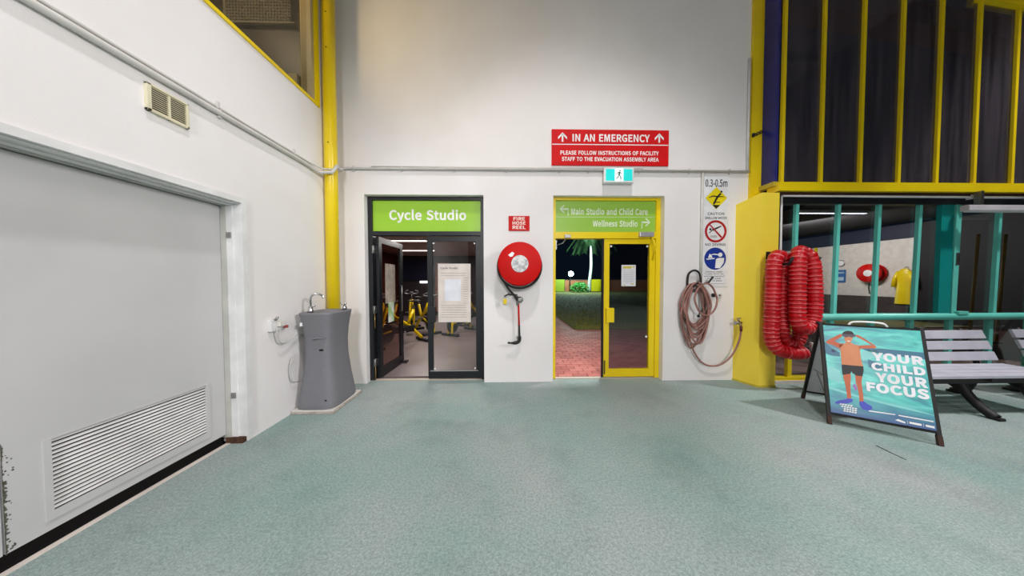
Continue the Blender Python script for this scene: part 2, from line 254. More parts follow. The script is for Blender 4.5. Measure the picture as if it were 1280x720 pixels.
# letter shapes (1000 units per em) in three weights: character, advance; corner points; triangles
GLYPH = {}
for _w, _src in (('b', r"""A489;-34,-27,98,-27,155,153,331,153,388,-27,524,-27,305,617,184,617,191,266,209,322,224,372,239,421,254,472,242,504,233,471,248,422,263,372,279,322,296,266;5,6,7,5,7,13,13,7,0,5,13,12,14,13,0,5,12,15,15,12,11,15,14,11,11,14,0,5,15,16,10,11,0,5,16,17,9,10,0,5,17,18,8,9,0,5,18,3,3,18,8,3,8,2,2,8,0,5,3,4,1,2,0
B529;54,-27,271,-27,367,-16,447,21,501,85,521,173,502,255,451,312,413,319,440,327,475,381,487,447,469,526,418,580,344,609,257,617,54,617,182,367,182,505,245,505,314,496,347,475,358,436,348,401,315,377,241,367,182,87,182,255,257,255,337,245,378,218,391,175,377,127,335,98,257,87;14,15,16,14,16,18,18,16,0,13,14,18,12,13,18,11,12,20,20,12,19,19,12,18,17,18,0,11,20,21,11,21,22,10,11,22,10,22,23,10,23,24,9,10,24,9,24,25,9,25,17,9,17,27,27,17,0,8,9,27,7,8,27,6,7,27,5,6,29,29,6,28,26,27,0,5,29,30,5,30,31,5,31,32,4,5,32,4,32,33,4,33,34,4,34,26,4,26,0,3,4,0,2,3,0,1,2,0
C513;303,-38,382,-27,449,6,522,72,446,160,389,108,351,89,308,82,243,97,195,137,162,204,150,297,163,388,196,454,245,494,310,508,348,502,381,486,433,442,508,531,444,587,383,616,308,628,193,605,101,538,41,432,19,295,40,157,99,52,190,-15;21,22,23,20,21,23,20,23,24,19,20,24,19,24,15,15,24,14,14,24,25,18,19,17,17,19,16,16,19,15,13,14,25,12,13,25,12,25,26,11,12,26,10,11,26,10,26,27,9,10,27,3,4,5,9,27,28,8,9,28,3,5,6,7,8,28,3,6,7,3,7,28,2,3,28,2,28,29,1,2,29,1,29,0
E474;54,-27,457,-27,457,91,182,91,182,252,406,252,406,369,182,369,182,500,448,500,448,617,54,617;9,10,11,9,11,8,8,11,0,7,8,0,5,6,7,5,7,4,4,7,0,3,4,0,1,2,3,1,3,0
F444;54,-27,182,-27,182,238,408,238,408,355,182,355,182,500,448,500,448,617,54,617;7,8,9,7,9,6,6,9,0,5,6,0,3,4,5,3,5,2,2,5,0,1,2,0
G554;312,-38,394,-28,462,-1,522,45,522,333,274,333,274,217,400,217,400,104,386,95,356,85,322,82,248,97,196,138,162,204,150,297,163,388,198,454,250,494,320,508,364,502,399,485,450,442,525,532,461,586,398,616,317,628,198,605,103,538,41,432,19,295,41,157,101,52,195,-15;25,26,27,24,25,27,24,27,28,23,24,28,23,28,19,19,28,18,18,28,29,22,23,21,21,23,20,20,23,19,17,18,29,16,17,29,16,29,30,15,16,30,3,4,7,7,4,5,7,5,6,14,15,30,14,30,31,3,7,8,13,14,31,13,31,32,12,13,32,3,8,9,11,12,32,3,9,10,3,10,11,3,11,32,3,32,33,2,3,33,1,2,33,1,33,0
H586;54,-27,182,-27,182,252,404,252,404,-27,533,-27,533,617,404,617,404,370,182,370,182,617,54,617;5,6,7,5,7,8,9,10,11,9,11,0,5,8,3,3,8,9,3,9,2,2,9,0,5,3,4,1,2,0
I235;54,-27,182,-27,182,617,54,617;1,2,3,1,3,0
L437;54,-27,441,-27,441,91,182,91,182,617,54,617;3,4,5,3,5,0,1,2,3,1,3,0
M653;54,-27,166,-27,166,430,276,-27,377,-27,487,430,487,-27,599,-27,599,617,432,617,326,210,221,617,54,617;7,8,5,5,8,9,5,9,10,10,11,12,10,12,2,2,12,0,7,5,6,4,5,10,10,2,3,1,2,0,4,10,3
N582;54,-27,178,-27,178,420,404,-27,528,-27,528,617,404,617,404,170,178,617,54,617;4,5,6,4,6,7,7,8,9,7,9,2,2,9,0,7,2,3,1,2,0,4,7,3
O597;299,-38,412,-14,501,55,558,161,578,297,558,433,501,538,412,605,299,628,186,605,96,538,39,433,19,297,39,161,96,55,185,-14,299,83,239,97,193,137,162,205,150,297,162,389,193,455,239,494,299,508,359,494,404,455,436,389,447,297,436,205,404,137,358,97;7,8,9,6,7,9,6,9,10,5,6,25,25,6,24,24,6,10,24,10,23,23,10,11,5,25,26,22,23,11,5,26,27,21,22,11,4,5,27,21,11,12,4,27,28,20,21,12,3,4,28,3,28,29,19,20,12,19,12,13,3,29,30,18,19,13,2,3,30,18,13,14,2,30,31,17,18,14,2,31,16,16,17,14,2,16,14,1,2,14,1,14,15,0,1,15
P509;54,-27,182,-27,182,208,255,208,349,220,428,258,480,325,498,417,480,511,426,574,347,608,251,617,54,617,182,323,182,503,238,503,317,494,355,468,368,417,356,363,318,334,241,323;10,11,12,10,12,14,14,12,0,9,10,14,8,9,14,7,8,16,16,8,15,15,8,14,13,14,0,7,16,17,7,17,18,6,7,18,6,18,19,6,19,20,6,20,21,5,6,21,5,21,13,5,13,2,2,13,0,4,5,2,3,4,2,1,2,0
R511;182,337,182,503,253,503,323,494,358,470,370,425,357,377,322,348,252,337,389,-27,526,-22,378,245,407,256,456,297,488,354,499,426,482,515,430,576,355,608,267,617,54,617,54,-27,182,-27,182,223,246,223;18,19,20,18,20,1,1,20,21,17,18,1,16,17,1,15,16,3,3,16,2,2,16,1,0,1,21,15,3,4,15,4,5,14,15,5,14,5,6,14,6,7,13,14,7,13,7,8,13,8,0,13,0,23,23,0,21,12,13,23,11,12,23,10,11,24,24,11,23,10,24,9,22,23,21
S479;246,-38,337,-23,409,18,456,80,473,157,454,243,403,301,336,339,251,376,209,396,180,419,170,450,179,479,205,500,253,508,296,503,334,486,391,444,463,532,392,589,326,618,252,628,169,615,101,578,55,519,38,444,61,359,114,302,174,269,259,232,306,209,332,185,342,151,331,116,301,92,245,82,193,90,145,112,80,166,1,74,65,18,119,-12,179,-31;20,21,22,19,20,22,19,22,23,18,19,23,18,23,24,17,18,16,16,18,15,15,18,14,14,18,24,14,24,13,13,24,25,12,13,25,11,12,25,10,11,25,10,25,26,9,10,26,8,9,26,7,8,26,7,26,27,6,7,27,6,27,28,5,6,28,5,28,29,4,5,29,4,29,30,4,30,31,4,31,32,37,38,39,3,4,32,3,32,33,3,33,34,36,37,39,3,34,35,35,36,39,3,35,39,2,3,39,2,39,40,1,2,40,1,40,41,1,41,42,0,1,42
T482;177,-27,306,-27,306,500,484,500,484,617,-2,617,-2,500,177,500;3,4,5,3,5,6,1,2,7,1,7,0
U580;291,-38,384,-23,462,26,512,115,530,241,530,617,404,617,404,243,394,161,369,113,335,90,291,82,247,90,214,113,190,161,180,243,180,617,52,617,52,241,69,115,119,26,197,-23;4,5,6,4,6,7,15,16,17,15,17,18,4,7,8,14,15,18,3,4,8,14,18,19,3,8,9,13,14,19,2,3,9,13,19,20,2,9,10,12,13,20,2,10,11,11,12,20,2,11,20,1,2,20,1,20,21,0,1,21
V463;170,-27,295,-27,500,617,367,617,266,278,252,228,239,181,225,133,235,101,201,278,99,617,-36,617;1,2,3,1,3,4,9,10,11,9,11,0,1,4,5,8,9,7,7,9,0,1,5,6,1,6,7,1,7,0
W707;124,-27,255,-27,348,350,359,396,369,440,352,471,358,350,452,-27,586,-27,718,617,592,617,524,274,518,95,498,276,411,617,300,617,214,275,198,95,186,274,120,617,-12,617;8,9,10,8,10,11,13,14,15,13,15,5,5,15,16,18,19,20,18,20,0,13,5,4,6,5,2,2,5,16,13,4,3,13,3,6,6,3,2,13,6,7,1,2,16,12,13,7,1,16,17,8,11,12,17,18,0,8,12,7,1,17,0
Y427;149,-27,277,-27,277,222,467,614,334,617,251,435,232,392,212,349,216,331,179,435,95,617,-40,614,149,222;3,4,5,9,10,11,2,3,5,9,11,12,2,5,6,8,9,12,2,6,7,2,7,8,2,8,12,1,2,12,1,12,0
a453;174,-38,235,-28,289,-3,302,10,306,-27,416,-27,416,271,407,350,375,417,318,461,238,476,164,466,101,442,29,402,84,303,144,339,184,354,224,360,264,348,282,321,285,299,188,282,97,246,39,190,20,114,40,32,96,-21,196,76,168,81,153,94,146,118,153,142,176,165,230,185,289,196,289,120,261,98,228,82;9,10,11,9,11,12,8,9,12,8,12,13,7,8,13,7,13,17,17,13,16,16,13,15,15,13,14,7,17,18,6,7,18,6,18,19,6,19,20,6,20,21,6,21,22,5,6,34,34,6,22,34,22,23,5,34,35,33,34,23,33,23,24,32,33,24,31,32,24,30,31,24,5,35,36,29,30,24,29,24,25,5,36,37,28,29,25,5,37,27,27,28,25,5,27,3,3,27,25,3,25,26,5,3,4,2,3,26,1,2,26,1,26,0
c410;246,-38,304,-30,358,-9,425,37,363,133,312,96,284,83,254,78,210,88,176,114,153,158,145,218,154,278,178,322,212,349,256,359,280,356,302,345,347,311,417,402,359,446,311,467,251,476,161,459,85,407,33,326,14,218,32,112,81,31,155,-21;21,22,23,20,21,23,20,23,24,19,20,24,19,24,25,18,19,17,17,19,16,16,19,15,15,19,25,14,15,25,13,14,25,13,25,26,12,13,26,11,12,26,10,11,26,10,26,27,9,10,27,3,4,5,8,9,27,8,27,28,3,5,6,7,8,28,3,6,7,3,7,28,2,3,28,2,28,29,1,2,29,1,29,0
d499;223,-38,282,-28,333,-2,341,11,342,-27,452,-27,452,668,324,668,324,472,337,431,331,448,286,469,231,476,149,458,79,405,32,323,15,219,29,113,70,32,137,-20,240,79,201,88,172,112,153,156,146,219,154,279,177,323,208,350,246,359,273,356,302,344,324,327,324,123,299,100,269,84;5,6,7,5,7,9,9,7,8,11,12,13,10,11,13,10,13,14,9,10,14,5,9,31,31,9,30,30,9,29,29,9,14,29,14,28,28,14,15,27,28,15,26,27,15,5,31,32,25,26,15,25,15,16,24,25,16,23,24,16,23,16,17,22,23,17,5,32,33,22,17,18,21,22,18,5,33,34,20,21,18,5,34,20,5,20,3,3,20,18,3,18,19,5,3,4,2,3,19,1,2,19,1,19,0
e446;250,-38,312,-31,365,-14,431,23,380,120,324,89,294,79,260,76,213,85,177,109,153,148,147,174,433,174,438,211,439,226,439,245,427,336,388,411,323,459,237,476,154,458,82,405,33,324,14,218,32,112,83,31,159,-21,150,281,160,313,195,350,239,362,282,350,310,317,316,281;18,19,20,17,18,20,17,20,21,16,17,21,16,21,30,30,21,22,16,30,31,29,30,22,16,31,32,28,29,22,15,16,32,28,22,23,15,32,33,27,28,23,15,33,27,15,27,23,14,15,23,13,14,23,13,23,11,11,23,24,12,13,11,10,11,24,9,10,24,3,4,5,9,24,25,8,9,25,3,5,6,7,8,25,3,6,7,3,7,25,3,25,26,2,3,26,1,2,26,1,26,0
h488;47,-27,175,-27,175,305,205,333,236,351,266,357,298,348,316,324,323,266,323,-27,451,-27,451,278,442,358,413,422,361,463,290,476,226,464,172,434,160,406,175,465,175,668,47,668;19,20,21,19,21,0,14,15,16,18,19,0,14,16,17,13,14,17,13,17,18,12,13,18,12,18,5,5,18,4,4,18,3,3,18,2,2,18,0,11,12,6,6,12,5,11,6,7,11,7,8,1,2,0,10,11,8,10,8,9
i221;47,-27,175,-27,175,464,47,464,111,500,150,509,178,537,188,577,178,616,150,643,111,652,72,643,44,615,35,577,44,537,72,509;1,2,3,1,3,0,9,10,11,8,9,11,8,11,12,7,8,12,7,12,13,6,7,13,6,13,14,5,6,14,5,14,15,4,5,15
l228;149,-38,172,-36,189,-34,225,-23,205,83,174,78,172,78,175,77,177,74,175,84,175,668,47,668,47,85,56,23,91,-23;9,10,11,9,11,12,9,12,13,8,9,7,7,9,5,5,9,6,6,9,13,3,4,7,7,4,5,7,6,13,3,7,13,3,13,14,2,3,14,2,14,0,1,2,0
n491;47,-27,175,-27,175,305,205,333,236,351,266,357,298,348,316,324,323,266,323,-27,451,-27,451,278,442,358,413,422,361,463,290,476,225,464,171,434,158,412,158,464,47,464;14,15,16,14,16,17,18,19,20,18,20,0,13,14,17,13,17,18,12,13,18,12,18,5,5,18,4,4,18,3,3,18,2,2,18,0,11,12,6,6,12,5,11,6,7,11,7,8,1,2,0,10,11,8,10,8,9
o488;244,-38,332,-20,405,31,455,112,474,218,455,325,405,407,332,458,244,476,156,458,83,407,33,325,14,218,33,112,83,31,156,-20,244,78,205,88,174,114,153,157,145,218,153,279,174,323,205,350,244,359,283,350,314,323,336,279,344,218,336,158,314,114,283,88;7,8,9,6,7,9,6,9,10,5,6,10,5,10,24,24,10,11,5,24,25,23,24,11,5,25,26,22,23,11,4,5,26,22,11,12,4,26,27,21,22,12,4,27,28,20,21,12,3,4,28,3,28,29,19,20,12,19,12,13,3,29,30,18,19,13,3,30,31,17,18,13,2,3,31,17,13,14,2,31,16,16,17,14,2,16,14,1,2,14,1,14,15,0,1,15
r312;47,-27,175,-27,175,274,203,323,232,348,260,355,271,355,281,353,321,341,345,455,308,471,288,475,265,476,209,462,159,425,151,388,159,464,47,464;11,12,13,10,11,13,9,10,13,15,16,17,15,17,0,9,13,14,8,9,14,8,14,7,7,14,15,7,15,6,6,15,5,5,15,4,4,15,3,3,15,2,2,15,0,1,2,0
s376;189,-38,266,-26,325,7,362,58,375,121,350,201,291,249,225,277,181,295,155,312,148,329,153,345,168,357,202,364,230,360,257,348,307,317,375,405,311,448,259,468,200,476,107,457,44,403,22,324,46,248,103,201,167,173,211,155,240,135,249,113,244,96,227,81,190,74,150,80,114,95,55,136,-13,43,60,-5,121,-29;19,20,21,18,19,21,18,21,22,17,18,22,16,17,15,15,17,14,14,17,22,14,22,13,13,22,12,12,22,23,11,12,23,10,11,23,9,10,23,9,23,24,8,9,24,7,8,24,6,7,24,5,6,24,5,24,25,4,5,25,4,25,26,4,26,27,4,27,28,34,35,36,4,28,29,3,4,29,3,29,30,3,30,31,33,34,36,3,31,32,32,33,36,3,32,36,2,3,36,2,36,37,1,2,37,1,37,38,0,1,38
t303;209,-38,243,-35,273,-28,325,-13,296,97,254,81,240,77,230,76,204,83,192,98,187,135,187,351,306,351,306,464,187,464,187,588,74,588,66,463,-5,459,-5,351,60,351,60,133,73,48,122,-16;14,15,16,14,16,17,12,13,14,12,14,17,12,17,18,12,18,19,10,11,20,10,20,21,9,10,21,9,21,22,8,9,22,3,4,5,7,8,22,3,5,6,3,6,7,3,7,22,3,22,23,2,3,23,2,23,0,1,2,0
u488;202,-38,266,-26,320,5,334,33,330,-27,443,-27,443,464,315,464,315,138,286,106,255,86,225,81,193,89,176,113,169,171,169,464,41,464,41,159,49,79,78,16,131,-25;5,6,7,5,7,8,14,15,16,14,16,17,13,14,17,13,17,18,5,8,9,12,13,18,5,9,10,11,12,18,5,10,3,3,10,11,3,11,18,3,18,19,5,3,4,2,3,19,2,19,20,1,2,20,1,20,0
y419;83,-216,150,-202,204,-164,242,-110,270,-47,447,464,318,464,233,203,222,98,201,204,106,464,-29,464,157,-2,151,-24,131,-67,107,-92,76,-101,70,-100,62,-98,25,-86,-2,-198,38,-211,59,-214;4,5,6,4,6,7,9,10,11,9,11,12,8,9,12,4,7,8,4,8,12,4,12,13,4,13,14,3,4,14,3,14,15,18,19,20,3,15,16,17,18,20,16,17,20,3,16,20,2,3,20,1,2,20,1,20,21,0,1,21,0,21,22"""), ('r', r"""-279;25,185,255,185,255,266,25,266;1,2,3,1,3,0
.223;112,-23,145,-14,169,10,177,45,169,81,145,105,112,114,79,105,55,81,46,45,55,10,79,-14;5,6,7,4,5,7,4,7,8,3,4,8,3,8,9,2,3,9,2,9,10,1,2,10,1,10,11,0,1,11
0446;224,-23,306,-2,368,59,406,159,420,297,406,434,368,532,306,593,224,613,142,593,80,532,41,434,28,297,41,159,80,59,142,-2,224,62,185,74,153,114,131,188,123,297,131,406,153,479,185,518,224,530,263,518,295,479,317,406,325,297,317,188,294,114,263,74;7,8,9,6,7,9,6,9,10,5,6,25,25,6,24,24,6,10,24,10,23,23,10,11,5,25,26,22,23,11,5,26,27,21,22,11,4,5,27,21,11,12,4,27,28,20,21,12,3,4,28,3,28,29,19,20,12,19,12,13,3,29,30,18,19,13,2,3,30,18,13,14,2,30,31,17,18,14,2,31,16,16,17,14,2,16,14,1,2,14,1,14,15,0,1,15
1446;59,-12,407,-12,407,73,288,73,288,602,217,602,181,584,142,571,85,558,85,490,191,490,191,73,59,73;3,4,5,3,5,6,3,6,10,10,6,7,10,7,8,10,8,9,3,10,11,1,2,3,1,3,11,1,11,12,1,12,0
3446;212,-23,290,-11,354,25,398,82,414,158,396,235,347,289,295,309,340,333,380,385,394,453,380,521,341,572,282,602,209,613,143,603,86,577,28,533,83,467,127,504,165,522,207,529,255,518,284,491,294,448,281,397,235,361,131,345,131,268,227,258,279,236,306,204,315,161,301,108,264,75,207,63,151,72,106,95,60,136,7,70,49,31,92,3,146,-16;13,14,15,13,15,16,12,13,16,12,16,17,11,12,21,21,12,17,21,17,20,20,17,19,19,17,18,11,21,22,10,11,22,10,22,23,10,23,24,9,10,24,9,24,25,9,25,26,8,9,26,8,26,27,8,27,28,7,8,28,6,7,28,5,6,29,29,6,28,5,29,30,5,30,31,4,5,31,4,31,32,4,32,33,3,4,33,37,38,39,3,33,34,36,37,39,2,3,34,2,34,35,35,36,39,35,39,40,2,35,40,2,40,41,1,2,41,1,41,42,0,1,42
5446;211,-23,287,-8,353,33,399,101,416,192,402,281,360,344,299,380,227,392,191,389,160,381,149,372,164,515,387,515,387,602,77,602,57,309,109,276,146,298,174,309,206,312,265,298,303,257,317,190,301,121,261,78,203,63,147,72,103,94,57,133,5,66,48,29,92,3,145,-16;13,14,15,13,15,12,12,15,16,11,12,16,7,8,9,7,9,10,7,10,11,6,7,11,6,11,16,5,6,20,20,6,16,5,20,21,19,20,16,18,19,16,18,16,17,5,21,22,4,5,22,4,22,23,3,4,23,3,23,24,28,29,30,3,24,25,2,3,25,27,28,30,2,25,26,26,27,30,26,30,31,2,26,31,1,2,31,1,31,32,1,32,33,0,1,33
6446;242,-23,313,-8,371,34,410,99,424,181,412,266,377,329,320,366,248,379,197,369,148,343,120,307,140,408,171,479,214,517,267,528,298,523,327,509,361,478,419,541,371,582,323,605,263,613,176,595,102,536,51,433,33,282,48,151,92,55,158,-3,129,233,164,271,202,293,235,299,288,285,319,245,330,181,318,116,286,75,242,60,199,71,164,103,140,159;21,22,23,20,21,23,20,23,24,19,20,24,18,19,17,17,19,16,16,19,15,15,19,24,15,24,14,14,24,25,13,14,25,12,13,25,12,25,26,11,12,26,7,8,9,7,9,10,6,7,10,6,10,11,5,6,33,33,6,11,33,11,26,5,33,34,32,33,26,31,32,26,5,34,35,31,26,27,30,31,27,4,5,35,4,35,36,42,30,27,3,4,36,3,36,37,41,42,27,41,27,28,3,37,38,40,41,28,2,3,38,2,38,39,39,40,28,2,39,28,2,28,29,1,2,29,1,29,0
A489;-14,-12,87,-12,144,168,342,168,399,-12,503,-12,294,602,194,602,170,251,194,327,210,376,225,426,239,476,242,518,248,476,262,426,277,376,293,327,316,251;5,6,13,13,6,7,13,7,0,5,13,14,12,13,0,5,14,15,11,12,0,5,15,16,10,11,0,5,16,17,9,10,0,5,17,18,8,9,0,5,18,3,3,18,8,3,8,2,2,8,0,5,3,4,1,2,0
C513;303,-23,378,-12,441,18,502,73,445,139,397,96,355,74,307,67,236,83,182,128,148,200,135,297,148,393,184,464,239,508,310,523,353,517,389,499,431,463,487,530,436,574,378,602,308,613,199,591,112,528,55,427,35,295,55,162,111,62,196,-1;21,22,23,20,21,23,20,23,24,19,20,24,18,19,17,17,19,16,16,19,15,15,19,24,15,24,14,14,24,25,13,14,25,12,13,25,12,25,26,11,12,26,10,11,26,10,26,27,9,10,27,9,27,28,3,4,5,8,9,28,3,5,6,7,8,28,3,6,7,2,3,7,2,7,28,2,28,29,1,2,29,1,29,0
D554;69,-12,233,-12,355,9,445,70,500,168,519,297,500,426,445,523,353,582,230,602,69,602,167,73,167,518,221,518,309,503,369,461,406,393,418,297,406,201,369,131,309,88,221,73;8,9,10,8,10,12,12,10,0,7,8,12,6,7,14,14,7,13,13,7,12,11,12,0,6,14,15,6,15,16,5,6,16,5,16,17,4,5,17,4,17,18,4,18,19,3,4,19,3,19,20,3,20,21,3,21,11,3,11,0,2,3,0,1,2,0
E474;69,-12,442,-12,442,76,167,76,167,267,391,267,391,354,167,354,167,515,433,515,433,602,69,602;9,10,11,9,11,8,8,11,0,7,8,0,5,6,7,5,7,4,4,7,0,3,4,0,1,2,3,1,3,0
G554;313,-23,390,-13,455,12,507,52,507,318,289,318,289,232,415,232,415,96,393,82,359,71,321,67,242,83,184,128,148,200,135,297,149,393,186,464,244,508,320,523,369,516,407,498,448,463,504,530,453,573,394,601,317,613,204,591,114,528,56,427,35,295,55,162,113,62,201,-1;25,26,27,24,25,27,24,27,28,23,24,28,22,23,21,21,23,20,20,23,19,19,23,28,19,28,18,18,28,29,17,18,29,16,17,29,16,29,30,15,16,30,3,4,7,7,4,5,7,5,6,14,15,30,14,30,31,3,7,8,13,14,31,13,31,32,12,13,32,3,8,9,11,12,32,3,9,10,3,10,11,3,11,32,3,32,33,2,3,33,1,2,33,1,33,0
H586;69,-12,167,-12,167,267,419,267,419,-12,518,-12,518,602,419,602,419,355,167,355,167,602,69,602;5,6,7,5,7,8,9,10,11,9,11,0,5,8,3,3,8,9,3,9,2,2,9,0,5,3,4,1,2,0
I235;69,-12,167,-12,167,602,69,602;1,2,3,1,3,0
L437;69,-12,426,-12,426,76,167,76,167,602,69,602;3,4,5,3,5,0,1,2,3,1,3,0
M653;69,-12,157,-12,157,450,285,-12,368,-12,496,450,496,-12,584,-12,584,602,450,602,326,160,203,602,69,602;7,8,5,5,8,9,5,9,10,10,11,12,10,12,2,2,12,0,7,5,6,4,5,10,10,2,3,1,2,0,4,10,3
N582;69,-12,163,-12,163,445,419,-12,513,-12,513,602,419,602,419,145,163,602,69,602;4,5,6,4,6,7,7,8,9,7,9,2,2,9,0,7,2,3,1,2,0,4,7,3
O597;299,-23,406,0,490,64,544,165,563,297,544,428,490,528,406,591,299,613,192,591,108,528,54,428,35,297,54,165,108,64,192,0,299,67,232,83,181,128,147,200,135,297,147,393,181,464,232,508,299,523,365,508,417,464,450,393,462,297,450,200,417,128,365,83;7,8,9,6,7,9,6,9,10,5,6,25,25,6,24,24,6,10,24,10,23,23,10,11,5,25,26,22,23,11,5,26,27,21,22,11,4,5,27,21,11,12,4,27,28,20,21,12,3,4,28,3,28,29,19,20,12,19,12,13,3,29,30,18,19,13,2,3,30,18,13,14,2,30,31,17,18,14,2,31,16,16,17,14,2,16,14,1,2,14,1,14,15,0,1,15
R511;167,322,167,518,254,518,328,508,371,479,385,425,371,368,328,334,254,322,398,-12,505,-10,356,252,400,269,445,307,474,359,484,425,468,508,421,564,352,593,266,602,69,602,69,-12,167,-12,167,238,255,238;18,19,20,18,20,1,1,20,21,17,18,1,16,17,2,2,17,1,16,2,3,0,1,21,15,16,3,15,3,4,15,4,5,14,15,5,14,5,6,14,6,7,13,14,7,13,7,8,13,8,0,13,0,23,23,0,21,12,13,23,11,12,23,10,11,24,24,11,23,10,24,9,22,23,21
S479;245,-23,332,-9,399,29,443,86,458,157,440,236,393,290,329,326,245,362,201,383,167,410,154,450,166,488,199,514,252,523,300,517,342,500,389,464,442,530,384,576,322,603,252,613,174,601,111,566,69,513,54,444,74,366,123,314,181,282,266,245,315,221,346,193,357,151,344,107,307,78,245,67,189,76,137,100,81,145,22,75,74,31,125,2,182,-16;20,21,22,19,20,22,19,22,23,18,19,23,18,23,14,14,23,24,17,18,16,16,18,15,15,18,14,13,14,24,12,13,24,12,24,25,11,12,25,10,11,25,10,25,26,9,10,26,8,9,26,8,26,27,7,8,27,6,7,27,6,27,28,5,6,28,5,28,29,5,29,30,4,5,30,4,30,31,4,31,32,3,4,32,3,32,33,37,38,39,3,33,34,36,37,39,2,3,34,2,34,35,35,36,39,35,39,40,2,35,40,2,40,41,1,2,41,1,41,42,0,1,42
T482;192,-12,291,-12,291,515,469,515,469,602,13,602,13,515,192,515;3,4,5,3,5,6,1,2,7,1,7,0
U580;291,-23,379,-9,451,37,498,120,515,242,515,602,419,602,419,242,408,156,381,103,341,75,291,67,241,75,202,103,175,156,165,242,165,602,67,602,67,242,83,120,131,37,202,-9;4,5,6,4,6,7,15,16,17,15,17,18,3,4,7,3,7,8,14,15,18,14,18,19,3,8,9,13,14,19,2,3,9,13,19,20,2,9,10,12,13,20,2,10,11,11,12,20,2,11,20,1,2,20,1,20,21,0,1,21
V463;180,-12,284,-12,479,602,378,602,281,274,267,224,253,176,239,129,235,87,186,274,88,602,-16,602;1,2,3,1,3,4,9,10,11,9,11,0,1,4,5,8,9,0,1,5,6,1,6,7,1,7,8,1,8,0
W707;136,-12,244,-12,334,353,344,399,354,443,352,482,372,353,464,-12,574,-12,700,602,605,602,539,271,518,85,484,272,399,602,312,602,228,272,198,85,171,271,107,602,6,602;8,9,10,8,10,11,13,14,15,13,15,5,5,15,16,18,19,20,18,20,0,13,5,6,4,5,16,3,4,16,2,3,16,13,6,7,1,2,16,12,13,7,1,16,17,8,11,12,17,18,0,8,12,7,1,17,0
a453;174,-23,231,-13,282,10,312,34,318,-12,401,-12,401,270,392,346,363,407,311,447,238,461,167,451,107,429,50,396,90,324,138,352,180,369,225,375,273,361,297,326,302,287,192,268,105,233,52,182,35,114,53,40,103,-7,196,61,161,67,139,85,131,118,139,150,168,178,226,200,304,214,304,112,269,85,232,67;9,10,11,9,11,12,8,9,12,8,12,13,7,8,17,17,8,13,17,13,16,16,13,15,15,13,14,7,17,18,7,18,19,6,7,19,6,19,20,6,20,21,5,6,34,34,6,21,34,21,22,34,22,23,5,34,35,33,34,23,32,33,23,32,23,24,31,32,24,30,31,24,29,30,24,29,24,25,5,35,36,5,36,3,3,36,37,28,29,25,3,37,27,27,28,25,3,27,25,3,25,26,5,3,4,2,3,26,1,2,26,1,26,0
b497;267,-23,344,-6,408,43,452,121,469,225,457,321,422,395,363,444,283,461,230,452,182,429,153,402,160,465,160,653,62,653,62,-12,143,-12,147,27,177,5,221,-15,254,64,225,67,192,81,160,103,160,321,195,350,231,368,263,374,324,356,357,306,368,225,359,156,335,105,299,74;12,13,14,12,14,15,11,12,15,7,8,9,7,9,10,6,7,10,6,10,11,6,11,27,27,11,26,26,11,25,25,11,24,24,11,15,5,6,27,5,27,28,5,28,29,4,5,29,23,24,15,4,29,30,3,4,30,3,30,31,3,31,32,2,3,32,2,32,33,22,23,15,21,22,15,2,33,20,20,21,17,17,21,15,2,20,17,1,2,17,1,17,18,16,17,15,1,18,19,0,1,19
c410;246,-23,301,-15,351,4,405,41,359,111,320,83,288,68,253,63,203,74,164,105,139,153,130,218,139,283,166,332,205,363,256,374,284,370,310,358,345,332,396,399,352,433,307,453,252,461,167,444,96,397,47,320,30,218,46,117,92,41,161,-6;21,22,23,20,21,23,20,23,24,19,20,24,18,19,17,17,19,16,16,19,24,16,24,15,15,24,14,14,24,25,13,14,25,12,13,25,12,25,26,11,12,26,10,11,26,10,26,27,9,10,27,9,27,28,3,4,5,8,9,28,3,5,6,7,8,28,3,6,7,3,7,28,2,3,28,2,28,29,1,2,29,1,29,0
d499;223,-23,277,-13,325,10,349,33,355,-12,437,-12,437,653,339,653,339,472,347,412,323,435,281,454,231,461,155,444,91,395,47,318,31,218,44,117,82,41,144,-6,240,64,194,74,160,103,138,152,130,219,140,284,165,333,201,363,246,374,277,370,310,357,339,335,339,116,308,88,274,70;5,6,7,5,7,8,5,8,9,11,12,13,10,11,13,10,13,14,9,10,14,5,9,31,31,9,30,30,9,29,29,9,14,29,14,28,28,14,27,27,14,15,26,27,15,5,31,32,25,26,15,25,15,16,24,25,16,23,24,16,23,16,17,22,23,17,22,17,18,5,32,33,21,22,18,5,33,3,3,33,34,20,21,18,3,34,20,3,20,18,3,18,19,5,3,4,2,3,19,1,2,19,1,19,0
e446;251,-23,309,-16,359,0,411,29,374,99,330,75,297,64,260,60,207,70,166,98,139,143,129,189,420,189,423,212,424,227,424,244,412,332,376,401,317,445,237,461,160,444,93,395,47,319,30,218,47,117,94,41,165,-6,130,266,147,321,187,363,239,377,291,364,324,323,334,266;18,19,20,17,18,20,17,20,21,16,17,31,31,17,30,30,17,21,30,21,29,29,21,22,16,31,32,28,29,22,15,16,32,15,32,33,27,28,22,27,22,23,15,33,27,15,27,23,14,15,23,13,14,23,13,23,11,11,23,24,12,13,11,10,11,24,9,10,24,9,24,25,3,4,5,8,9,25,3,5,6,7,8,25,3,6,7,3,7,25,3,25,26,2,3,26,1,2,26,1,26,0
